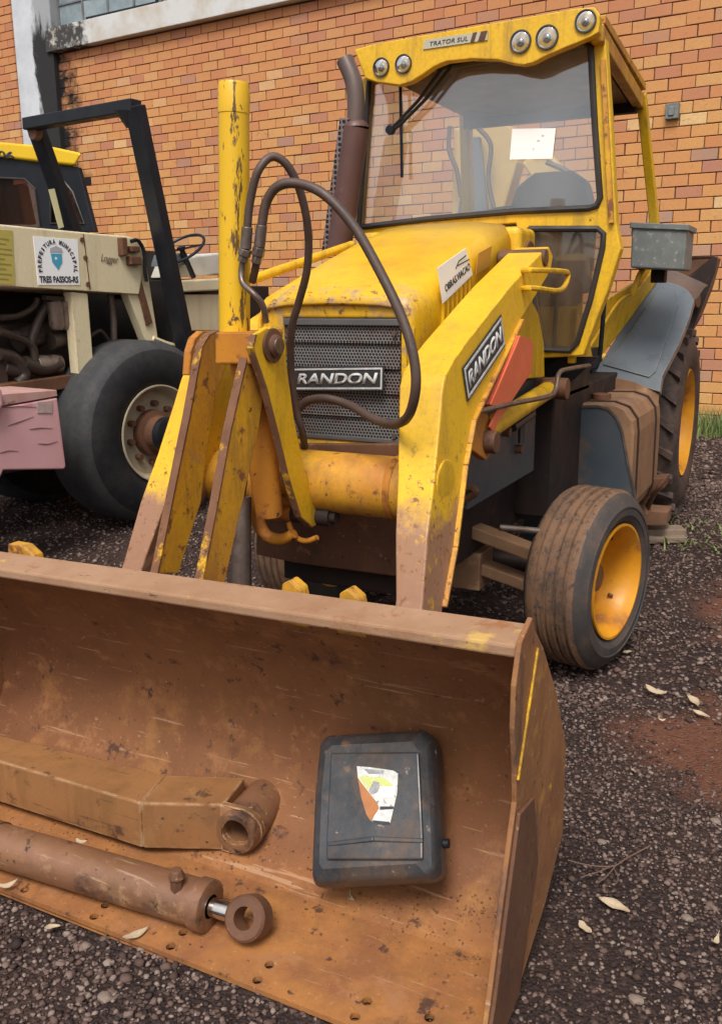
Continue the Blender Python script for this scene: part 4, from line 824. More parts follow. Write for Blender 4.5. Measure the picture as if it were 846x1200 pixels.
def rear_wheel(loc,side):
    t=B(); Wd=.45; prof=[(-.03,.385),(.0,.40),(.02,.46),(.02,.55),(-.01,.62),(-.05,.655),(-.12,.668),(-.33,.668),(-.40,.655),(-.44,.62),(-.47,.55),(-.47,.46),(-.44,.38)]
    t.lathe(prof,(0,0,0),(side,0,0),72); t.smooth=False
    n=22
    for k in range(n):
        for sgn in (0,1):
            a0=2*math.pi*(k+.5*sgn)/n
            def pt(x,a,r): return Vector((side*x,r*math.cos(a),r*math.sin(a)))
            x0,x1=(-.225,.005) if sgn==0 else (-.225,-.455); da=.20; th_=.045
            q0=[pt(x0,a0,.665),pt(x0,a0+th_*1.5,.665),pt(x1,a0+da+th_*2,.625),pt(x1,a0+da,.625)]
            q1=[pt(x0,a0,.702),pt(x0,a0+th_,.702),pt(x1*.97 if sgn==0 else x1,a0+da+th_*1.6,.675),pt(x1,a0+da,.675)]
            t.hexa(q0,q1)
    rmb=B(); rmb.lathe([(-.45,.385),(-.44,.35),(-.20,.34),(-.05,.36),(-.03,.385),(-.002,.392),(.006,.385),(-.012,.37),(-.04,.345),(-.10,.325),(-.19,.32),(-.20,.28),(-.17,.15),(-.16,0)],(0,0,0),(side,0,0),64)
    w_=ob('rear_wheel',rmb,YW,lo); w_.location=loc; ob('tyre',t,TYR,w_)
    hb=B(); hb.lathe([(-.17,.13),(-.08,.12),(-.06,.09),(-.055,0)],(0,0,0),(side,0,0),24); ob('hub',hb,BRN,w_)
    for k in range(8):
        a=2*math.pi*k/8; q=B(); q.tube([(side*-.18,.20*math.cos(a),.20*math.sin(a)),(side*-.15,.20*math.cos(a),.20*math.sin(a))],.018,6); ob('wheel_nut',q,BRN,w_)
rear_wheel((-.83,6.90,.70),1); rear_wheel((-2.23,6.90,.70),-1)
# ---- backhoe at the rear: boom seen through the glass, and its bucket beyond the fender
CRY=surf('pale yellow boom paint',(.62,.42,.13),(.55,.33,.08),.5,3,[(RUST,9,.66,.05)],.5,0,.1,30)
b=B(); b.box(-2.0,-1.1,7.3,7.55,.6,1.15); P('backhoe_frame',b,Y_,.01)
b=B(); b.prism([oY(*p,7.5) for p in ((528,262),(532,150),(575,140),(600,150),(606,190),(585,262))],(0,.22,0)); P('boom',b,CRY,.02)
b=B(); b.prism([oY(*p,7.42) for p in ((533,262),(553,160),(562,160),(572,262))],(0,.05,0)); P('boom_link',b,GRYP,.01)
b=B(); b.prism([oY(*p,7.46) for p in ((610,190),(640,175),(690,235),(694,262),(660,262))],(0,.16,0)); P('dipper',b,CRY,.02)
for pts in ([(527,148),(526,175),(535,200),(540,230)],[(560,150),(575,170),(572,210),(580,250)],[(640,190),(670,205),(690,235),(692,262)]):
    b=B(); b.tube(spline([oY(*q,7.38) for q in pts],5),.02,8); P('backhoe_hose',b,HOSE,0)
bkx=[oY(*p,7.7) for p in ((778,330),(800,325),(838,300),(840,306),(812,392),(806,392),(795,360))]
b=B(); b.prism([oY(*p,7.45) for p in ((770,338),(793,326),(812,322),(836,300),(841,302),(838,318),(822,362),(813,382),(806,392),(799,380),(790,356))],(-.03,.06,0),); P('dig_bucket_side',b,DRK,.004)
b=B(); 
dp=[oY(*p,7.45) for p in ((836,300),(841,303),(832,336),(818,372),(806,392))]
for i in range(4): b.hexa([dp[i],dp[i+1],dp[i+1]+Vector((-.45,.16,0)),dp[i]+Vector((-.45,.16,0))],[p+Vector((.02,.02,0)) for p in (dp[i],dp[i+1],dp[i+1]+Vector((-.45,.16,0)),dp[i]+Vector((-.45,.16,0)))])
P('dig_bucket_shell',b,BRN,.004)
b=B(); b.cyl(oY(775,345,7.4),oY(812,345,7.4),.05,16); b.cyl(oY(804,352,7.38),oY(818,352,7.36),.055,16); P('dig_bucket_pin',b,BRN,.004)
# ---- hydraulic hoses in front
def hose(pts,r=.0125,name='hydraulic_hose',m_=HOSE): b=B(); b.tube(spline(pts,9),r,12); return P(name,b,m_,0)
YH=2.32
hose([oY(290,268,YH),oY(293,238,YH),oY(302,202,YH),oY(318,184,YH+.03),oY(336,193,YH+.06),(oY(352,225,YH+.1)),oY(361,270,YH+.14),oY(360,315,YH+.17),oY(350,355,YH+.2),oY(342,385,YH+.22),oY(341,430,YH+.26),oY(346,475,YH+.28),oY(354,505,YH+.3),oY(357,524,YH+.36)],.0125)
hose([oY(307,265,YH+.02),oY(312,238,YH+.02),oY(325,219,YH+.02),oY(348,215,YH+.03),oY(380,228,YH+.03),oY(415,266,YH+.04),oY(445,318,YH+.04),oY(470,370,YH+.03),oY(484,415,YH+.02),oY(487,455,YH+.02),oY(478,488,YH+.06),oY(460,497,YH+.14),oY(438,491,YH+.22),oY(410,475,YH+.32),oY(382,467,YH+.34),oY(360,470,YH+.36),oY(348,482,YH+.36)],.0145)
for pts,nm in (([(290,266),(288,292),(286,300)],0),([(307,264),(304,290),(302,300)],1)):
    b=B(); q=[oY(*p,YH+.02*nm) for p in pts]; b.tube([q[0],q[1]],.017,12); b.tube([q[1],q[1]+(q[2]-q[1])*1.0],.020,6); b.tube([q[2],q[2]+(q[2]-q[1])*.9],.016,6); P('hose_fitting',b,FIT,.002)
b=B(); b.tube(spline([oY(286,300,YH),oY(283,318,YH),oY(285,332,YH-.01),oY(298,345,YH-.02),oY(308,358,YH),oY(312,378,YH+.02)],6),.0095,10); P('steel_line',b,FIT,0)
b=B(); b.tube(spline([oY(302,300,YH+.02),oY(300,312,YH+.03),oY(296,330,YH+.05)],4),.012,10); P('steel_line',b,HOSE,0)
# ================================================================ THINGS IN THE BUCKET
def floorz(y):
    for (a,b1),(c,d1) in zip(prof,prof[1:]):
        if a<=y<=c: return b1+(d1-b1)*(y-a)/(c-a)
    return .2
# steel arm with eye
beam=empty('steel_arm','tan rusty box-section steel arm with an eye bushing lying in the bucket','steel arm',oZ(100,960,.06))
zt_=.20
tf=[oZ(0,892,zt_),oZ(165,941,zt_),oZ(262,943,zt_)]; d0=(tf[1]-tf[0]).normalized(); tf[0]=tf[0]-d0*.45
tb_=[oZ(0,866,zt_)-d0*.45,oZ(195,908,zt_),oZ(287,911,zt_)]
bf=[Vector((p.x,p.y-.004,.055)) for p in tf]
BL=beam.location
b=B(); 
def rel(p): return p-BL
for i in range(2): b.hexa([rel(bf[i]),rel(bf[i+1]),rel(tf[i+1]),rel(tf[i])],[rel(Vector((tb_[i].x,tb_[i].y,.10))),rel(Vector((tb_[i+1].x,tb_[i+1].y,.10))),rel(tb_[i+1]),rel(tb_[i])])
b.v=[(x,y,z) for x,y,z in b.v]
ob('arm_body',b,BEAM,beam,.006)
# fork cheek with a hole, and the bushing tube across
ec=oY(277,970,tf[2].y-.002); ddir=(tf[2]-tf[1]).normalized(); up=Vector((0,0,1)); ecx=Vector((ec.x,tf[2].y,.125))
ring=[rel(ecx+ddir*(.072*math.sin(a))+up*(.072*math.cos(a))) for a in [math.pi*k/12 for k in range(13)]]
ch=[rel(tf[2])-ddir*.01]+ring+[rel(Vector((bf[2].x,bf[2].y,.055)))-ddir*.01]
bc=Vector((-.42*0+.30,.95,.0)).normalized(); bdir=(oZ(318,925,.13)-oZ(277,970,.13)); bdir.z=0; bdir.normalize()
b=B(); b.prism(ch,bdir*.02,[circ(rel(ecx),.042,ddir,up,20)]); ob('arm_cheek',b,BEAM,beam,.003)
b=B(); b.lathe([(-.012,.044),(-.012,.060),(.0,.066),(.20,.066),(.21,.058),(.21,.044),(-.012,.044)],rel(ecx),bdir,28); ob('bushing',b,OILY,beam)
# hydraulic cylinder
cyl=empty('hydraulic_cylinder','brown oily loose hydraulic cylinder with a ring eye lying along the cutting edge','hydraulic cylinder',oZ(120,1030,.03))
CLc=cyl.location; zc=.083
ca=oZ(0,990,zc); cb=oZ(246,1062,zc); dc=(cb-ca).normalized(); ca2=ca-dc*.45
b=B(); b.tube([ca2-CLc,cb-CLc-dc*.03],.060,32); b.lathe([(-.035,.060),(-.034,.066),(0,.066),(.004,.058),(.004,.03)],cb-CLc,dc,32); ob('barrel',b,OILY,cyl)
b=B(); b.tube([ca2-CLc+dc*.42,ca2-CLc+dc*.45],.064,28); ob('collar',b,BRN,cyl)
b=B(); b.cyl(cb-CLc,cb-CLc+dc*.075,.024,24); ob('piston_rod',b,CHR,cyl)
eo=cb-CLc+dc*.115; sdv=Vector((0,0,1)).cross(dc).normalized(); bd2=(Vector((-.25,-.75,.45))).normalized(); bd2=(bd2-dc*bd2.dot(dc)).normalized()
b=B(); b.lathe([(-.030,.028),(-.030,.050),(-.024,.056),(.024,.056),(.030,.050),(.030,.028),(-.030,.028)],eo,bd2,32); ob('rod_eye',b,BRN,cyl)
pb_=oZ(208,1040,zc+.05)-CLc; b=B(); b.tube([pb_+Vector((0,0,-.02)),pb_+Vector((0,0,.035))],[.018,.018],6); b.tube([pb_+Vector((0,0,.03)),pb_+Vector((0,0,.052))],[.023,.015],8); ob('port_plug',b,BRN,cyl,.002)
# black plastic fuel tank, leaning in the curve of the bucket
TL=Vector((-.95,1.80,.05)); tank=empty('fuel_tank','black worn plastic fuel tank with a torn label lying on the bucket floor','fuel tank',TL)
o1=oZ(366,1035,.12); o2=oZ(517,1030,.12)
# resting plane: lower end on the floor, upper end up the curve
a=on(370,1036,(0,-.55,.83),-.55*1.72+.83*.11); NPL=Vector((0,-.78,.626)).normalized(); DPL=NPL.dot(Vector((-1,1.70,.07)))
tk=[(367,1032),(372,1040),(508,1033),(518,1024),(516,960),(511,870),(500,856),(385,862),(377,872),(371,930)]
tk3=[on(*p,NPL,DPL) for p in tk]; ctr=sum(tk3,Vector())/len(tk3)
lp=[p-TL for p in tk3]; cc_=ctr-TL; up=Vector(NPL)
ins=[(p-cc_)*.80+cc_ +up*.0 for p in lp]
b=B(); nl=len(lp)
lev=[(.90,-.095),(.97,-.07),(1.0,-.035),(1.0,.0),(.95,.03),(.80,.045)]
vs=[]
for s_,h_ in lev: vs+=[(p-cc_)*s_+cc_+up*h_ for p in lp]
fs=[(i*nl+k,i*nl+(k+1)%nl,(i+1)*nl+(k+1)%nl,(i+1)*nl+k) for i in range(len(lev)-1) for k in range(nl)]
fs.append(tuple((len(lev)-1)*nl+k for k in range(nl))); fs.append(tuple(range(nl))[::-1]); b.add(vs,fs)
PLM=surf('dusty black plastic',(.022,.024,.028),(.060,.066,.076),.5,4,[((.15,.105,.08),3.0,.54,.14),((.24,.11,.05),6,.57,.10),((.27,.22,.19),34,.64,.05),((.02,.02,.02),9,.62,.05)],.34,0,.25,18,grime=.35)
ob('tank_body',b,PLM,tank,.010,seg=3)
def tp_(px,py,h=0): return on(px,py,NPL,DPL+.045)-TL+up*h
b=B(); b.prism([tp_(*p,.001) for p in ((389,883),(492,882),(497,980),(497,1008),(384,1008),(384,985))],up*.010); ob('raised_panel',b,PLM,tank,.006,seg=3)
b=B(); b.beam(tp_(386,990,.010),tp_(440,984,.014),.012,.006,up=up); b.beam(tp_(440,984,.014),tp_(497,986,.010),.012,.006,up=up); ob('moulded_rib',b,PLM,tank,.003)
def lab(name,pts,h,mat_): b=B(); b.prism([tp_(*p,h) for p in pts],up*.0006); return ob(name,b,mat_,tank)
LW=surf('crumpled white label',(.66,.66,.63),(.50,.50,.48),.5,60,[((.16,.17,.18),70,.60,.04),((.75,.75,.72),40,.6,.05)],.3,0,.5,60)
LG=surf('yellow green print',(.58,.62,.16),(.50,.55,.22),.5,40,[((.7,.7,.62),60,.6,.05)],.35,0,.3,60)
lab('torn_label',((420,899),(434,900),(448,902),(462,904),(468,907),(467,930),(463,948),(459,965),(448,966),(437,963),(441,956),(446,948),(444,942),(436,932),(428,922),(421,912)),.0112,LW)
lab('label_band',((422,911),(430,911),(452,913),(459,918),(462,923),(447,922),(443,919),(436,924),(432,926),(427,918)),.0120,LG)
lab('label_square',((446,923),(465,923),(463,935),(445,934)),.0120,PPR); lab('label_ink',((440,916),(446,918),(447,925),(443,930),(437,932),(434,928)),.0128,surf('grey ink',(.22,.22,.23),(.4,.4,.4),.5,60,[],.5,0,0))
lab('label_ink',((447,946),(463,946),(463,949),(447,950)),.0122,INK); lab('label_ink',((437,962),(458,964),(459,967),(445,967)),.0122,INK); lab('label_ink',((428,902),(452,904),(451,908),(434,908)),.0120,bpy.data.materials['grey ink'])
lab('rust_patch',((421,912),(428,922),(436,932),(444,942),(446,948),(441,956),(436,963),(431,955),(425,935)),.0108,surf('orange stain',(.46,.18,.06),(.34,.13,.05),.5,20,[],.7,0,.2))
b=B(); b.cyl(tp_(512,985,-.05),tp_(520,985,-.05),.012,12); ob('tank_cap',b,BLK,tank,.003)
# ================================================================ LEAVES, TWIGS, PLANKS, GRASS
LEAF=surf('dry pale leaf',(.46,.36,.24),(.34,.24,.15),.5,30,[((.22,.12,.07),40,.62,.06)],.7,0,.2,80)
def leaf(px,py,z,l,w_,ang,label,curl=.25,name='dry_leaf'):
    c=oZ(px,py,z); n=9; vs=[];fs=[]
    for i in range(n):
        t=i/(n-1); s=math.sin(math.pi*min(1,t*1.02))**(.6+.5*((px*7)%5)/5)*w_/2*(1-.35*t)*(1+.25*math.sin(t*9+px)); x=(t-.5)*l; zz=curl*(1+1.5*((px*13)%7)/7)*l*(t-.5)**2
        bend=.18*l*math.sin(px)*(t-.5)**2*4
        for k in (-1,0,1): vs.append((x,k*s+bend,zz+abs(k)*w_*.22*(1+k*.5)+.002))
    for i in range(n-1):
        for k in (0,1): a=i*3+k; fs.append((a,a+3,a+4,a+1))
    b=B(); b.smooth=True; b.add(vs,fs); o=ob(name,b,LEAF,None); o.location=c; o.rotation_euler=(.15,.1,ang); md=o.modifiers.new('s','SOLIDIFY'); md.thickness=.0012
    tag(o,label,'leaf','dry leaves scattered on the ground and bucket'); return o
leaf(160,1097,.022,.075,.020,1.2,'pale curled leaf on the cutting edge below the loose cylinder')
leaf(767,812,.0,.09,.035,-.2,'dry leaf on the ground right of the front wheel, nearest the wheel')
leaf(815,824,.0,.085,.03,-.9,'folded dry leaf at the right edge of the red soil patch')
leaf(822,838,.0,.07,.022,-.3,'small dry leaf just below the folded leaf at the right edge')
leaf(720,1062,.0,.085,.028,-.1,'long white leaf on the gravel right of the bucket')
leaf(685,1089,.0,.045,.022,-.5,'small white leaf on the gravel nearest the bucket side')
leaf(410,1052,.04,.045,.014,-.8,'tiny dry leaf on the bucket floor below the fuel tank')
leaf(62,1087,.0,.04,.016,.8,'small leaf on the gravel under the left end of the cutting edge')
leaf(8,1040,.03,.06,.018,.9,'dry leaf on the cutting edge at the left edge of the photo')
leaf(733,765,.0,.05,.02,.9,'small pale leaf on the ground at the foot of the front tyre')
leaf(742,905,.0,.04,.016,2.2,'small leaf on the gravel high beside the bucket side plate',.6)
leaf(838,1105,.0,.05,.015,1.3,'curled leaf at the right edge below the other leaves',.9)
leaf(775,845,.0,.03,.012,.4,'tiny leaf on the red soil patch',.5)
leaf(95,988,.07,.035,.015,.3,'scrap of leaf between the steel arm and the loose cylinder')
tw_=B(); tz=.012
def tws(ps,r): tw_.tube(spline([oZ(*p,tz) for p in ps],4),r,5)
tws([(760,992),(735,1005),(718,1015),(690,1014),(665,1008)],.0022); tws([(722,1013),(712,1025),(700,1035)],.0018); tws([(718,1015),(724,1030),(719,1038)],.0016); tws([(718,1014),(700,1022),(680,1028)],.0018)
tt_=ob('twig',tw_,surf('brown twig',(.14,.08,.055),None,rough=.8,bump=0)); tag(tt_,'thin dry branching twig on the gravel right of the bucket','twig')
STM=surf('plain stone',(.17,.125,.10),(.24,.18,.14),.5,12,[],.85,0,.4,60)
for px,py,s_,lb_ in ((745,1165,.015,'rounded brown stone lowest at the right of the bucket'),(838,962,.014,'pale stone at the right edge of the gravel'),(705,985,.012,'reddish stone beside the bucket corner'),(123,1167,.016,'flat grey stone on the gravel under the cutting edge'),(140,1090,.014,'brown stone half hidden under the cutting edge'),(805,1074,.013,'reddish stone right of the long white leaf')):
    bm=bmesh.new(); bmesh.ops.create_icosphere(bm,subdivisions=2,radius=s_); r_=random.Random(px)
    for v in bm.verts: v.co=Vector((v.co.x*1.25,v.co.y,v.co.z*.6))*(1+r_.uniform(-.14,.14))
    me=bpy.data.meshes.new('stone'); bm.to_mesh(me); bm.free(); me.materials.append(STM); o=bpy.data.objects.new('stone',me); C.objects.link(o); q=oZ(px,py,.0); o.location=(q.x,q.y,float(gh(q.x,q.y))+s_*.3); tag(o,lb_,'stone','larger stones on the gravel')
def plank(p0,p1,w_,h_,z,label):
    a=oZ(*p0,z); c=oZ(*p1,z); b=B(); m0=(a+c)/2; d=(c-a); b.beam(-d/2,d/2,w_,h_); o=ob('wooden_plank',b,WOOD,None,.005); o.location=m0; tag(o,label,'plank','planks by the rear wheel'); return o
plank((700,622),(800,622),.14,.05,.05,'grey weathered plank on the ground behind the front wheel')
plank((740,632),(800,630),.12,.04,.02,'lower grey plank lying under the upper one')
b=B(); b.hexa([oY(752,598,6.0),oY(782,600,6.0),oY(780,616,6.0),oY(752,616,6.0)],[p+Vector((0,.2,0)) for p in (oY(752,598,6.0),oY(782,600,6.0),oY(780,616,6.0),oY(752,616,6.0))]); o=ob('wooden_block',b,surf('brown block wood',(.22,.11,.055),(.14,.07,.04),.5,8,[],.8,0,.3),None,.006); tag(o,'brown wooden wheel chock before the rear tyre','chock')
b=B(); b.tube(spline([oY(757,598,5.6),oY(765,580,5.5),oY(772,570,5.45),(oY(778,562,5.45))],4),.016,8); P('step_bracket',b,BRN,0)
b=B(); b.hexa([oY(748,562,5.5),oY(780,560,5.5),oY(778,572,5.5),oY(752,590,5.5)],[p+Vector((0,.15,0)) for p in (oY(748,562,5.5),oY(780,560,5.5),oY(778,572,5.5),oY(752,590,5.5))]); P('step_plate',b,BRN,.004)
# grass at the foot of the wall
def grass(n,fx,label,name='grass'):
    vs=[];fs=[]
    for i in range(n):
        x,y=fx(); h_=random.uniform(.10,.42)*(1 if random.random()<.6 else .6); a=random.uniform(0,6.28); le=random.uniform(.05,.5)*h_; w_=random.uniform(.004,.009); dx_,dy_=math.cos(a),math.sin(a); o=len(vs)
        for t in (0,.5,1): 
            ww=w_*(1-t*.9); px_=x+dx_*le*t*t; py_=y+dy_*le*t*t; z=h_*t*(1-.15*t); vs+=[(px_-dy_*ww,py_+dx_*ww,z),(px_+dy_*ww,py_-dx_*ww,z)]
        fs+=[(o,o+1,o+3,o+2),(o+2,o+3,o+5,o+4)]
    me=bpy.data.meshes.new(name); me.from_pydata(vs,[],fs); g=NT('grass blade'); me.materials.append(g.out(g.mix(g.ramp(g.noise(3,5),.35,.65),(.085,.15,.03),(.20,.22,.07)),.6)); o=bpy.data.objects.new(name,me); C.objects.link(o); tag(o,label,'grass',None,'stuff')
def gf():
    t=random.uniform(-1.9,1.6); d=-abs(random.gauss(0,.22))-.02; q=W0+WF.ax*t+WF.ay*d; return q.x,q.y
grass(5200,gf,'tall green grass tufts growing along the foot of the brick wall')
def wf():
    q=oZ(random.uniform(775,850),random.uniform(612,650),0); return q.x,q.y
_g=random.uniform
class _S: pass
grass(90,wf,'sparse short weeds on the ground beside the planks','weeds')
for o_ in [bpy.data.objects['weeds']]:
    for v in o_.data.vertices: v.co.z*=.2
# ================================================================ CREAM ROLLER on the left
Rt=.66; c0=oZ(188,508,Rt); RF=Frame((c0.x,c0.y,0),-8.6); ro=empty('roller','cream road roller with smooth tyre, open engine bay and black roll bar','road roller',(c0.x,c0.y,0),R(-8.6))
def Q(n,b,m_,bev=.004,parent=ro,**k): return ob(n,b,m_,parent,bev,**k)
rp=RF.p
t=B(); t.lathe([(-.02,.335),(.0,.36),(.02,.43),(.022,.52),(-.008,.60),(-.045,.645),(-.085,.66),(-.36,.665),(-.43,.645),(-.47,.60),(-.49,.5),(-.47,.36)],(0,0,0),(1,0,0),72)
for i in range(len(t.f)):
    c=sum((Vector(t.v[k]) for k in t.f[i]),Vector())/len(t.f[i]); t.m[i]=0 if math.hypot(c.y,c.z)>.615 else 1
CRW=surf('cream wheel paint',(.50,.43,.31),(.42,.34,.24),.5,5,[((.25,.15,.10),8,.62,.07)],.55,0,.15,30)
rm=B(); rm.lathe([(-.48,.34),(-.2,.32),(-.02,.33),(.0,.352),(.012,.352),(.012,.342),(-.01,.325),(-.06,.315),(-.09,.30),(-.095,.16),(-.05,.155),(-.045,0)],(0,0,0),(1,0,0),56)
w_=Q('wheel',rm,CRW,0); w_.location=(0,0,Rt); ob('tyre',t,[TYB,TYC],w_)
hb=B(); hb.lathe([(-.10,.17),(-.03,.165),(-.02,.13),(.05,.12),(.055,0)],(0,0,0),(1,0,0),32); ob('hub',hb,BRN,w_)
hb=B(); hb.lathe([(.05,.125),(.10,.12),(.11,.09),(.11,0)],(0,0,0),(1,0,0),24); ob('hub_cap',hb,BLK,w_)
for k in range(10):
    a=2*math.pi*k/10+.2; q=B(); q.tube([(-.095,.215*math.cos(a),.215*math.sin(a)),(-.045,.215*math.cos(a),.215*math.sin(a))],.022,8); ob('wheel_nut',q,BRN,w_)
XH=-.22
hd=[rp(*p,'X',XH) for p in ((-60,257),(150,277),(166,281),(172,292),(164,345),(-60,331))]
b=B(); b.prism(hd,(-.9,0,0)); Q('engine_hood',b,CRM,.012,seg=3)
for px,py in ((96,281),(100,302),(103,333)):
    c=rp(px,py,'X',XH); q=B(); q.disc(c,(1,0,0),.016,.01,10); Q('hood_bolt',q,BRN,0)
c1,c2=rp(98,274,'X',XH+.001),rp(106,339,'X',XH+.001); b=B(); b.beam(c1,c2,.004,.006); Q('hood_seam',b,BRN,0)
# stickers
sk=[rp(*p,'X',XH) for p in ((45,334),(94,334),(91,281),(39,277))]; b=B(); b.prism(sk,(.003,0,0)); s1=Q('town_sticker',b,PPR,0)
xd=sk[1]-sk[0]; yd=sk[3]-sk[0]; E3=Vector((.0035,0,0))
text('lettering','TRES PASSOS-RS',1,INK,s1,sk[0]+xd*.04+yd*.05+E3,xd,yd,.002,.03,fit=(xd.length*.92,yd.length*.14))
word='PREFEITURA MUNICIPAL'
for i,ch_ in enumerate(word):
    if ch_==' ': continue
    th_=math.pi*(1.06-1.12*i/(len(word)-1)); rx,ry=.41,.50; ctr_=sk[0]+xd*.5+yd*.40; pos=ctr_+xd*(rx*math.cos(th_))+yd*(ry*math.sin(th_)); ex=xd.normalized(); ey=yd.normalized()
    al=th_-math.pi/2; d1=ex*math.cos(al)+ey*math.sin(al); d2=-ex*math.sin(al)+ey*math.cos(al); s_=xd.length*(.030 if ch_=='I' else .062)
    text('letter',ch_,1,INK,s1,pos-d1*s_/2-d2*.01+E3,d1,d2,.002,.03,fit=(s_,yd.length*.095))
BLU=surf('sky blue print',(.06,.35,.52),None,rough=.5,bump=0)
def sp_(u,v): return sk[0]+xd*u+yd*v+E3
b=B(); b.prism([sp_(.36,.66),sp_(.62,.66),sp_(.61,.48),sp_(.50,.32),sp_(.38,.48)],(.002,0,0)); ob('shield',b,BLU,s1)
b=B(); b.prism([sp_(.34,.69),sp_(.36,.78),sp_(.44,.80),sp_(.50,.83),sp_(.56,.80),sp_(.63,.78),sp_(.65,.69)],(.002,0,0)); ob('crown',b,surf('grey print',(.42,.42,.46),None,rough=.5,bump=0),s1)
b=B(); b.prism([sp_(.47+.035*(1 if k%2 else .4)*math.cos(k*math.pi/5)*1.2,.56+.035*(1 if k%2 else .4)*math.sin(k*math.pi/5)*1.2)+Vector((.002,0,0)) for k in range(10)],(.001,0,0)); ob('star',b,PPR,s1)
ys=[rp(*p,'X',XH) for p in ((-20,331),(18,334),(15,270),(-20,268))]; b=B(); b.prism(ys,(.003,0,0)); s2=Q('yellow_notice',b,surf('yellow notice',(.50,.42,.10),(.44,.36,.08),.5,6,[],.5,0,0),0)
b=B()
for k in range(9):
    u0=ys[0]+(ys[1]-ys[0])*.30+(ys[3]-ys[0])*(.10+k*.095)+E3; b.beam(u0,u0+(ys[1]-ys[0])*random.uniform(.35,.6),.002,.008)
ob('print_lines',b,surf('olive print',(.30,.25,.06),None,rough=.6,bump=0),s2)
c=rp(121,303,'X',XH+.003); 
text('lettering','Logger',1,surf('faded brown print',(.16,.12,.08),None,rough=.6,bump=0),ro,c+Vector((0,-.02,-.03)),(0,1,-.08),(0,.08,1),.002,.0,.3,fit=(.15,.06))
# posts
b=B(); b.prism([rp(*p,'X',XH-.02) for p in ((84,342),(103,344),(110,430),(93,440))],(-.09,0,0)); Q('front_post',b,CRM,.005)
b=B(); b.prism([rp(*p,'X',XH-.02) for p in ((148,282),(168,284),(176,335),(186,400),(172,402),(150,345))],(-.08,0,0)); Q('rear_post',b,CRM,.005)
b=B(); b.prism([rp(*p,'X',XH-.016) for p in ((158,328),(164,326),(178,378),(171,382))],(.012,0,0)); Q('rubber_strip',b,BRN,.003)
b=B(); b.box(-1.35,-1.0,-1.9,1.2,.5,2.0); b.box(-1.1,-.55,-2.4,.2,.45,.80); b.box(-1.35,-.3,.45,.55,.5,1.75); Q('engine_bay',b,surf('black bay lining',(.012,.010,.009),(.02,.015,.012),.5,4,[],.7,0,.2),.005)
# engine pieces
b=B(); b.box(-1.0,-.62,-1.6,-.2,.8,1.45); Q('engine_block',b,ENG,.03)
for px in (66,77):
    c=rp(px,365,'X',-.34); b=B(); b.tube([c+Vector((0,0,.075)),c+Vector((0,0,.06)),c+Vector((0,0,-.09)),c+Vector((0,0,-.12))],[.03,.055,.052,.035],20); Q('fuel_filter',b,ENL,0)
b=B(); b.beam(rp(52,349,'X',-.34),rp(88,351,'X',-.34),.05,.03); Q('filter_bracket',b,ENG,.003)
for pts,r,mm in (([(0,388),(20,395),(38,405),(42,425)],.028,ENG),([(2,372),(22,370),(40,360),(45,350)],.020,ENG),([(36,405),(44,380),(58,352)],.030,ENG),([(130,345),(133,372),(134,400)],.024,ENL),([(105,395),(118,388),(128,400)],.016,ENG),([(28,425),(50,432),(70,425)],.05,ENG),([(0,415),(18,420),(30,438),(22,450)],.04,ENG),([(60,400),(85,396)],.06,ENG)):
    b=B(); b.tube(spline([rp(*p,'X',-.40) for p in pts],5),r,10); Q('engine_pipe',b,mm,0)
b=B(); b.cyl(rp(42,428,'X',-.42),rp(70,426,'X',-.42),.065,20); Q('starter_motor',b,ENL,.004)
b=B(); b.cyl(rp(20,400,'X',-.5),rp(46,392,'X',-.5),.08,20); b.cyl(rp(5,430,'X',-.45),rp(30,436,'X',-.42),.05,16); b.box(-.62,-.42,-1.5,-.9,1.0,1.2); Q('engine_casting',b,ENG,.01)
b=B(); b.prism([rp(*p,'X',-.30) for p in ((0,452),(70,442),(108,436),(108,450),(0,470))],(-.35,0,0)); Q('chassis_rail',b,BRN,.006)
b=B(); b.tube(spline([rp(*p,'X',XH+.02) for p in ((180,396),(195,402),(212,408),(240,425))],4),.018,6); Q('yellow_rod',b,CRM,0)
# hinge block at the hood end
for a in ((142,278,150,300),(153,288,164,296),(152,300,166,311)):
    b=B(); p0=rp(a[0],a[1],'X',XH+.04); p1=rp(a[2],a[3],'X',XH+.04); b.box(XH-.02,XH+.05,min(p0.y,p1.y),max(p0.y,p1.y),min(p0.z,p1.z),max(p0.z,p1.z)); Q('hinge_block',b,BRN,.008)
b=B(); b.tube(spline([rp(*p,'X',XH+.03) for p in ((154,283),(162,282),(169,295),(170,315),(172,330))],5),.014,8); Q('cable',b,BLK,0)
# roll bar
XA,XB=-.08,-1.30
lt,lb_=rp(158,124,'X',XA),rp(217,405,'X',XA); d=lb_-lt
b=B(); b.beam(lt,lb_+d*.05,.14,.075,up=(0,1,0)); b.beam(rp(42,148,'X',XB),rp(96,300,'X',XB),.14,.075,up=(0,1,0)); b.beam(rp(33,146,'X',XB),rp(160,124,'X',XA),.10,.085); 
Q('roll_bar',b,BLK,.008)
b=B(); b.prism([rp(*p,'X',XA+.045) for p in ((137,128),(150,128),(152,150))],(-.03,0,0)); Q('gusset',b,BLK,.003)
b=B(); b.disc(rp(46,157,'X',XB+.06),(0,-1,0),.05,.06,16); Q('work_lamp',b,BRN,.006)
sk2=[rp(*p,'X',XB+.08) for p in ((69,268),(75,266),(64,221),(57,222))]; b=B(); b.prism(sk2,(.004,0,0)); Q('warning_strip',b,surf('yellow white strip',(.55,.52,.30),None,rough=.5,bump=0),0)
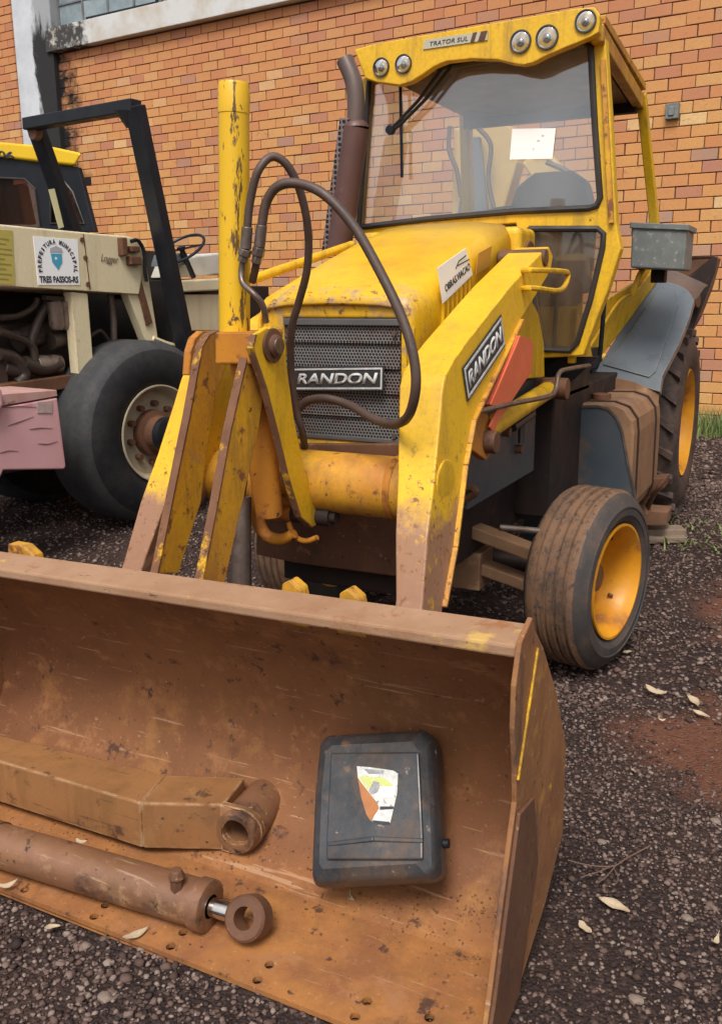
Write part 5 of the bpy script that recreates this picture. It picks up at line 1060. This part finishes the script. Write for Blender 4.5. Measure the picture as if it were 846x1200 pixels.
# deck, seat side panels, steering wheel (far part)
b=B(); b.hexa([rp(*p,'X',-.55) for p in ((170,345),(262,340),(262,326),(170,331))],[p+Vector((-.9,0,0)) for p in [rp(*p,'X',-.55) for p in ((170,345),(262,340),(262,326),(170,331))]]); Q('deck',b,CRM,.012)
b=B(); b.hexa([rp(*p,'X',-.70) for p in ((206,325),(262,322),(258,296),(215,302))],[p+Vector((-.5,0,0)) for p in [rp(*p,'X',-.70) for p in ((206,325),(262,322),(258,296),(215,302))]]); Q('console',b,surf('white console paint',(.62,.60,.54),(.5,.47,.4),.5,4,[],.5,0,.1),.015)
b=B(); b.hexa([rp(*p,'X',-.60) for p in ((212,388),(262,388),(262,345),(217,345))],[p+Vector((-.5,0,0)) for p in [rp(*p,'X',-.60) for p in ((212,388),(262,388),(262,345),(217,345))]]); Q('battery_panel',b,CRM,.01)
b=B(); b.box(-1.4,-.75,.5,2.1,.5,1.72); Q('rear_body',b,DRK,.01)
c=rp(213,292,'X',-.62); b=B(); b.tube(circ(c,.21,(.85,.3,.15),(-.3,.75,.55),30),.012,8,closed=True); b.tube([c,c+Vector((0,.12,-.22))],.022,8); b.beam(c-Vector((.17,.06,.03)),c+Vector((.17,.06,.03)),.02,.015); b.disc(c,(0,-.3,.9),.035,.02); Q('steering_wheel',b,BLK,0)
b=B(); b.hexa([rp(*p,'X',-.64) for p in ((196,312),(222,310),(220,296),(200,298))],[p+Vector((-.2,0,0)) for p in [rp(*p,'X',-.64) for p in ((196,312),(222,310),(220,296),(200,298))]]); Q('dash_panel',b,GRYP,.01)
# second wheel of the roller (far side / rear), mostly hidden
for (lx,ly) in ((-1.25,0),):
    w2=w_.copy(); C.objects.link(w2); w2.parent=ro; w2.location=(lx,ly,Rt)
    for ch_ in list(w_.children): c3=ch_.copy(); C.objects.link(c3); c3.parent=w2
# pink plate machine in front of the engine bay
PF=Frame(RF.o,-8.6); pk=empty('pink_counterweight','faded pink and red steel body panel with scratches at the left edge','steel body',(c0.x,c0.y,0),R(-8.6))
XP=.18
b=B(); b.prism([rp(*p,'X',XP) for p in ((-90,478),(0,478),(68,466),(78,546),(76,550),(5,551),(0,562),(-90,585))],(-.5,0,0)); ob('body_panel',b,PNK,pk,.01,seg=3)
b=B(); b.prism([rp(*p,'X',XP) for p in ((0,462),(67,457),(68,464),(0,476))],(-.5,0,0)); ob('top_ledge',b,surf('pale pink top',(.56,.36,.33),(.45,.22,.18),.5,5,[(RUST,9,.64,.05)],.5,0,.1),pk,.004)
b=B(); b.prism([rp(*p,'X',XP+.05) for p in ((-60,440),(-6,448),(4,458),(6,476),(-2,486),(-60,500))],(-.10,0,0)); ob('corner_cap',b,PNK,pk,.02,seg=4)
q4=[rp(*p,'X',XP+.002) for p in ((44,484),(61,484),(61,470),(44,471))]; b=B(); b.prism(q4,(.003,0,0)); ob('worn_sticker',b,surf('worn pale sticker',(.52,.42,.38),(.4,.25,.24),.5,30,[],.6,0,0),pk)
b=B()
for s_ in (((10,499),(40,488)),((35,503),(62,502)),((45,520),(68,517)),((0,531),(22,529)),((0,478),(44,477))):
    b=B(); q0=rp(*s_[0],'X',XP+.002); q1=rp(*s_[1],'X',XP+.002); md_=(q0+q1)/2+Vector((0,0,random.uniform(-.012,.012))); b.tube([q0,q0.lerp(md_,.6),md_,q1],[.0012,.003,.0022,.001],5); ob('scratch',b,surf('dark scratch',(.17,.10,.09),None,rough=.7,bump=0),pk)
lg=rp(62,560,'X',XP-.2); b=B(); b.box(lg.x-.4,lg.x-.3,lg.y-1.8,lg.y-1.7,0,.6); ob('support_leg',b,DRK,pk,.004)
# ================================================================ YELLOW ROOFED TRACTOR behind the roller
YTc=8.2
tc_=oY(97,180,YTc); tr=empty('tractor','tractor with yellow cab roof and black window frames, half hidden behind the roller','tractor',(tc_.x-.8,YTc+.6,0))
TO=tr.location
def T(p): return p-TO
def tq(px,py,d=0): return T(oY(px,py,YTc+d))
b=B(); a=[tq(*p) for p in ((-60,160),(0,166),(60,171),(97,179),(88,194),(60,191),(0,184),(-60,179))]; rd_=ray(97,180); b.prism(a,(rd_.x*1.1-.25,rd_.y*1.1,0)); ro2=ob('cab_roof',b,surf('bright yellow roof',(.78,.50,.012),(.74,.45,.01),.5,3,[],.35,0,.05),tr,.03,seg=4)
text('lettering','406',1,INK,ro2,tq(-11,184,-.004)+Vector((0,0,.0)),tq(20,187)-tq(-11,184),(0,0,1),.004,.02,fit=((tq(17,187)-tq(-11,184)).length,.085))
text('lettering','TD.',1,surf('faded roof print',(.42,.27,.02),None,rough=.5,bump=0),ro2,tq(59,187,-.004),tq(66,188)-tq(59,187),(0,0,1),.003,.0,fit=((tq(66,188)-tq(59,187)).length,.03))
b=B(); a=[tq(*p,.05) for p in ((-60,180),(0,185),(62,192),(92,196),(112,272),(-60,272))]; h1=[tq(*p,.05) for p in ((-50,206),(30,210),(42,222),(48,266),(-50,262))]; h2=[tq(*p,.05) for p in ((60,212),(74,210),(86,225),(100,262),(60,262))]
b.prism(a,(0,.06,0),[h1,h2]); ob('cab_frame',b,BLK,tr,.008)
for h_ in (h1,h2):
    b=B(); b.prism([p+Vector((0,.03,0)) for p in h_],(0,.006,0)); ob('cab_window',b,glass('dark cab glass',(.42,.33,.28),(.3,.2,.15),.03,.0,1.18) if 'dark cab glass' not in bpy.data.materials else bpy.data.materials['dark cab glass'],tr)
    b=B(); P_=[p+Vector((0,-.005,0)) for p in h_]; b.tube(P_,.014,6,closed=True); ob('window_trim',b,RBK,tr)
b=B(); b.hexa([tq(-60,196,.1),tq(-60,270,.1),tq(-60,270,.1)+Vector((0,1,0)),tq(-60,196,.1)+Vector((0,1,0))],[p+Vector((.04,0,0)) for p in (tq(-60,196,.1),tq(-60,270,.1),tq(-60,270,.1)+Vector((0,1,0)),tq(-60,196,.1)+Vector((0,1,0)))]); ob('cab_side',b,BLK,tr)
b=B(); b.prism([tq(*p,.6) for p in ((-10,262),(0,225),(20,215),(30,262))],(0,.2,0)); ob('seat',b,Y_,tr,.02)
b=B(); q1,q2=tq(-60,272),tq(30,272); b.box(q1.x,q2.x,.0,1.1,.75,q1.z); ob('tractor_body',b,Y_,tr,.03)
for x in (q1.x+.2,q2.x-.1):
    b=B(); b.lathe([(-.25,.3),(-.25,.6),(-.18,.66),(.0,.66),(.06,.6),(.06,.3),(0,.3),(0,0)],(x,.6,.66),(1,0,0),40); ob('wheel',b,TYR,tr)
b=B(); b.prism([tq(*p,1.0) for p in ((92,300),(96,250),(102,250),(102,300))],(0,.05,0)); ob('exhaust',b,BLK,tr)
# ================================================================ BRICKS, last: nearest visible ones as parts, the others joined
dg=bpy.context.evaluated_depsgraph_get(); dg.update()
WM=wall.matrix_basis.copy()
WM=Matrix.Translation(W0)@Matrix.Rotation(R(-4.6),4,'Z')
def visible(c):
    P_=WM@Vector(c); d=P_-CAM; z=d.dot(FW)
    if z<=0: return None
    px=CX+F*d.dot(RT)/z; py=CY-F*d.dot(UP)/z
    if not(-8<px<854 and -8<py<1208): return None
    o=CAM.copy(); dn=d.normalized(); left=d.length-.06
    for _ in range(6):
        hit,loc,nn,ix,ob_,mt=S.ray_cast(dg,o,dn,distance=left)
        if not hit: return z
        nm=ob_.name.split('.')[0]
        if nm in ('windscreen','lower_window','cab_window','paper_sheet','grass'): left-=(loc-o).length+.002; o=loc+dn*.002; continue
        return None
    return None
vis_=[]; rest=[]
for (a,e,z) in BRICKS:
    c=((a+e)/2,-.01,z+dz/2); v=visible(c)
    if v is not None and e-a>dx*.9: vis_.append((v,a,e,z))
    else: rest.append((a,e,z))
vis_.sort(); near=vis_[:300]; rest+=[t[1:] for t in vis_[300:]]
print('bricks',len(BRICKS),'visible',len(vis_))
r_=random.Random(3)
for (v,a,e,z) in near:
    me=BM[r_.randrange(6)][0]; o=bpy.data.objects.new('brick',me); C.objects.link(o); o.parent=wall; o.location=(a+r_.uniform(-.003,.003),r_.uniform(-.003,.003),z+r_.uniform(-.002,.002)); o.rotation_euler=(0,r_.uniform(-.006,.006),0)
V=[];Fc=[];T_=[];K_=[]
for (a,e,z) in rest:
    b=BM[r_.randrange(6)][1]; s=(e-a)/dx; o=len(V); jx,jz,jt=r_.uniform(-.003,.003),r_.uniform(-.002,.002),r_.uniform(-.006,.006); V+=[(a+jx+x*s,y,z+jz+zz-jt*x) for x,y,zz in b.v]; Fc+=[tuple(i+o for i in f) for f in b.f]; T_+=[r_.random()]*len(b.v); K_+=[1. if (-10.75<a and e<-10.2 and (3.46<z+dz/2<3.62 or 2.98<z+dz/2<3.28)) else 0.]*len(b.v)
me=bpy.data.meshes.new('bricks'); me.from_pydata(V,[],Fc); me.materials.append(BRK); a=me.attributes.new('tone','FLOAT','POINT'); a.data.foreach_set('value',T_); a=me.attributes.new('black','FLOAT','POINT'); a.data.foreach_set('value',K_); fix(me)
o=bpy.data.objects.new('bricks',me); C.objects.link(o); o.parent=wall; o['kind']='stuff'; o['label']='remaining orange bricks of the wall'
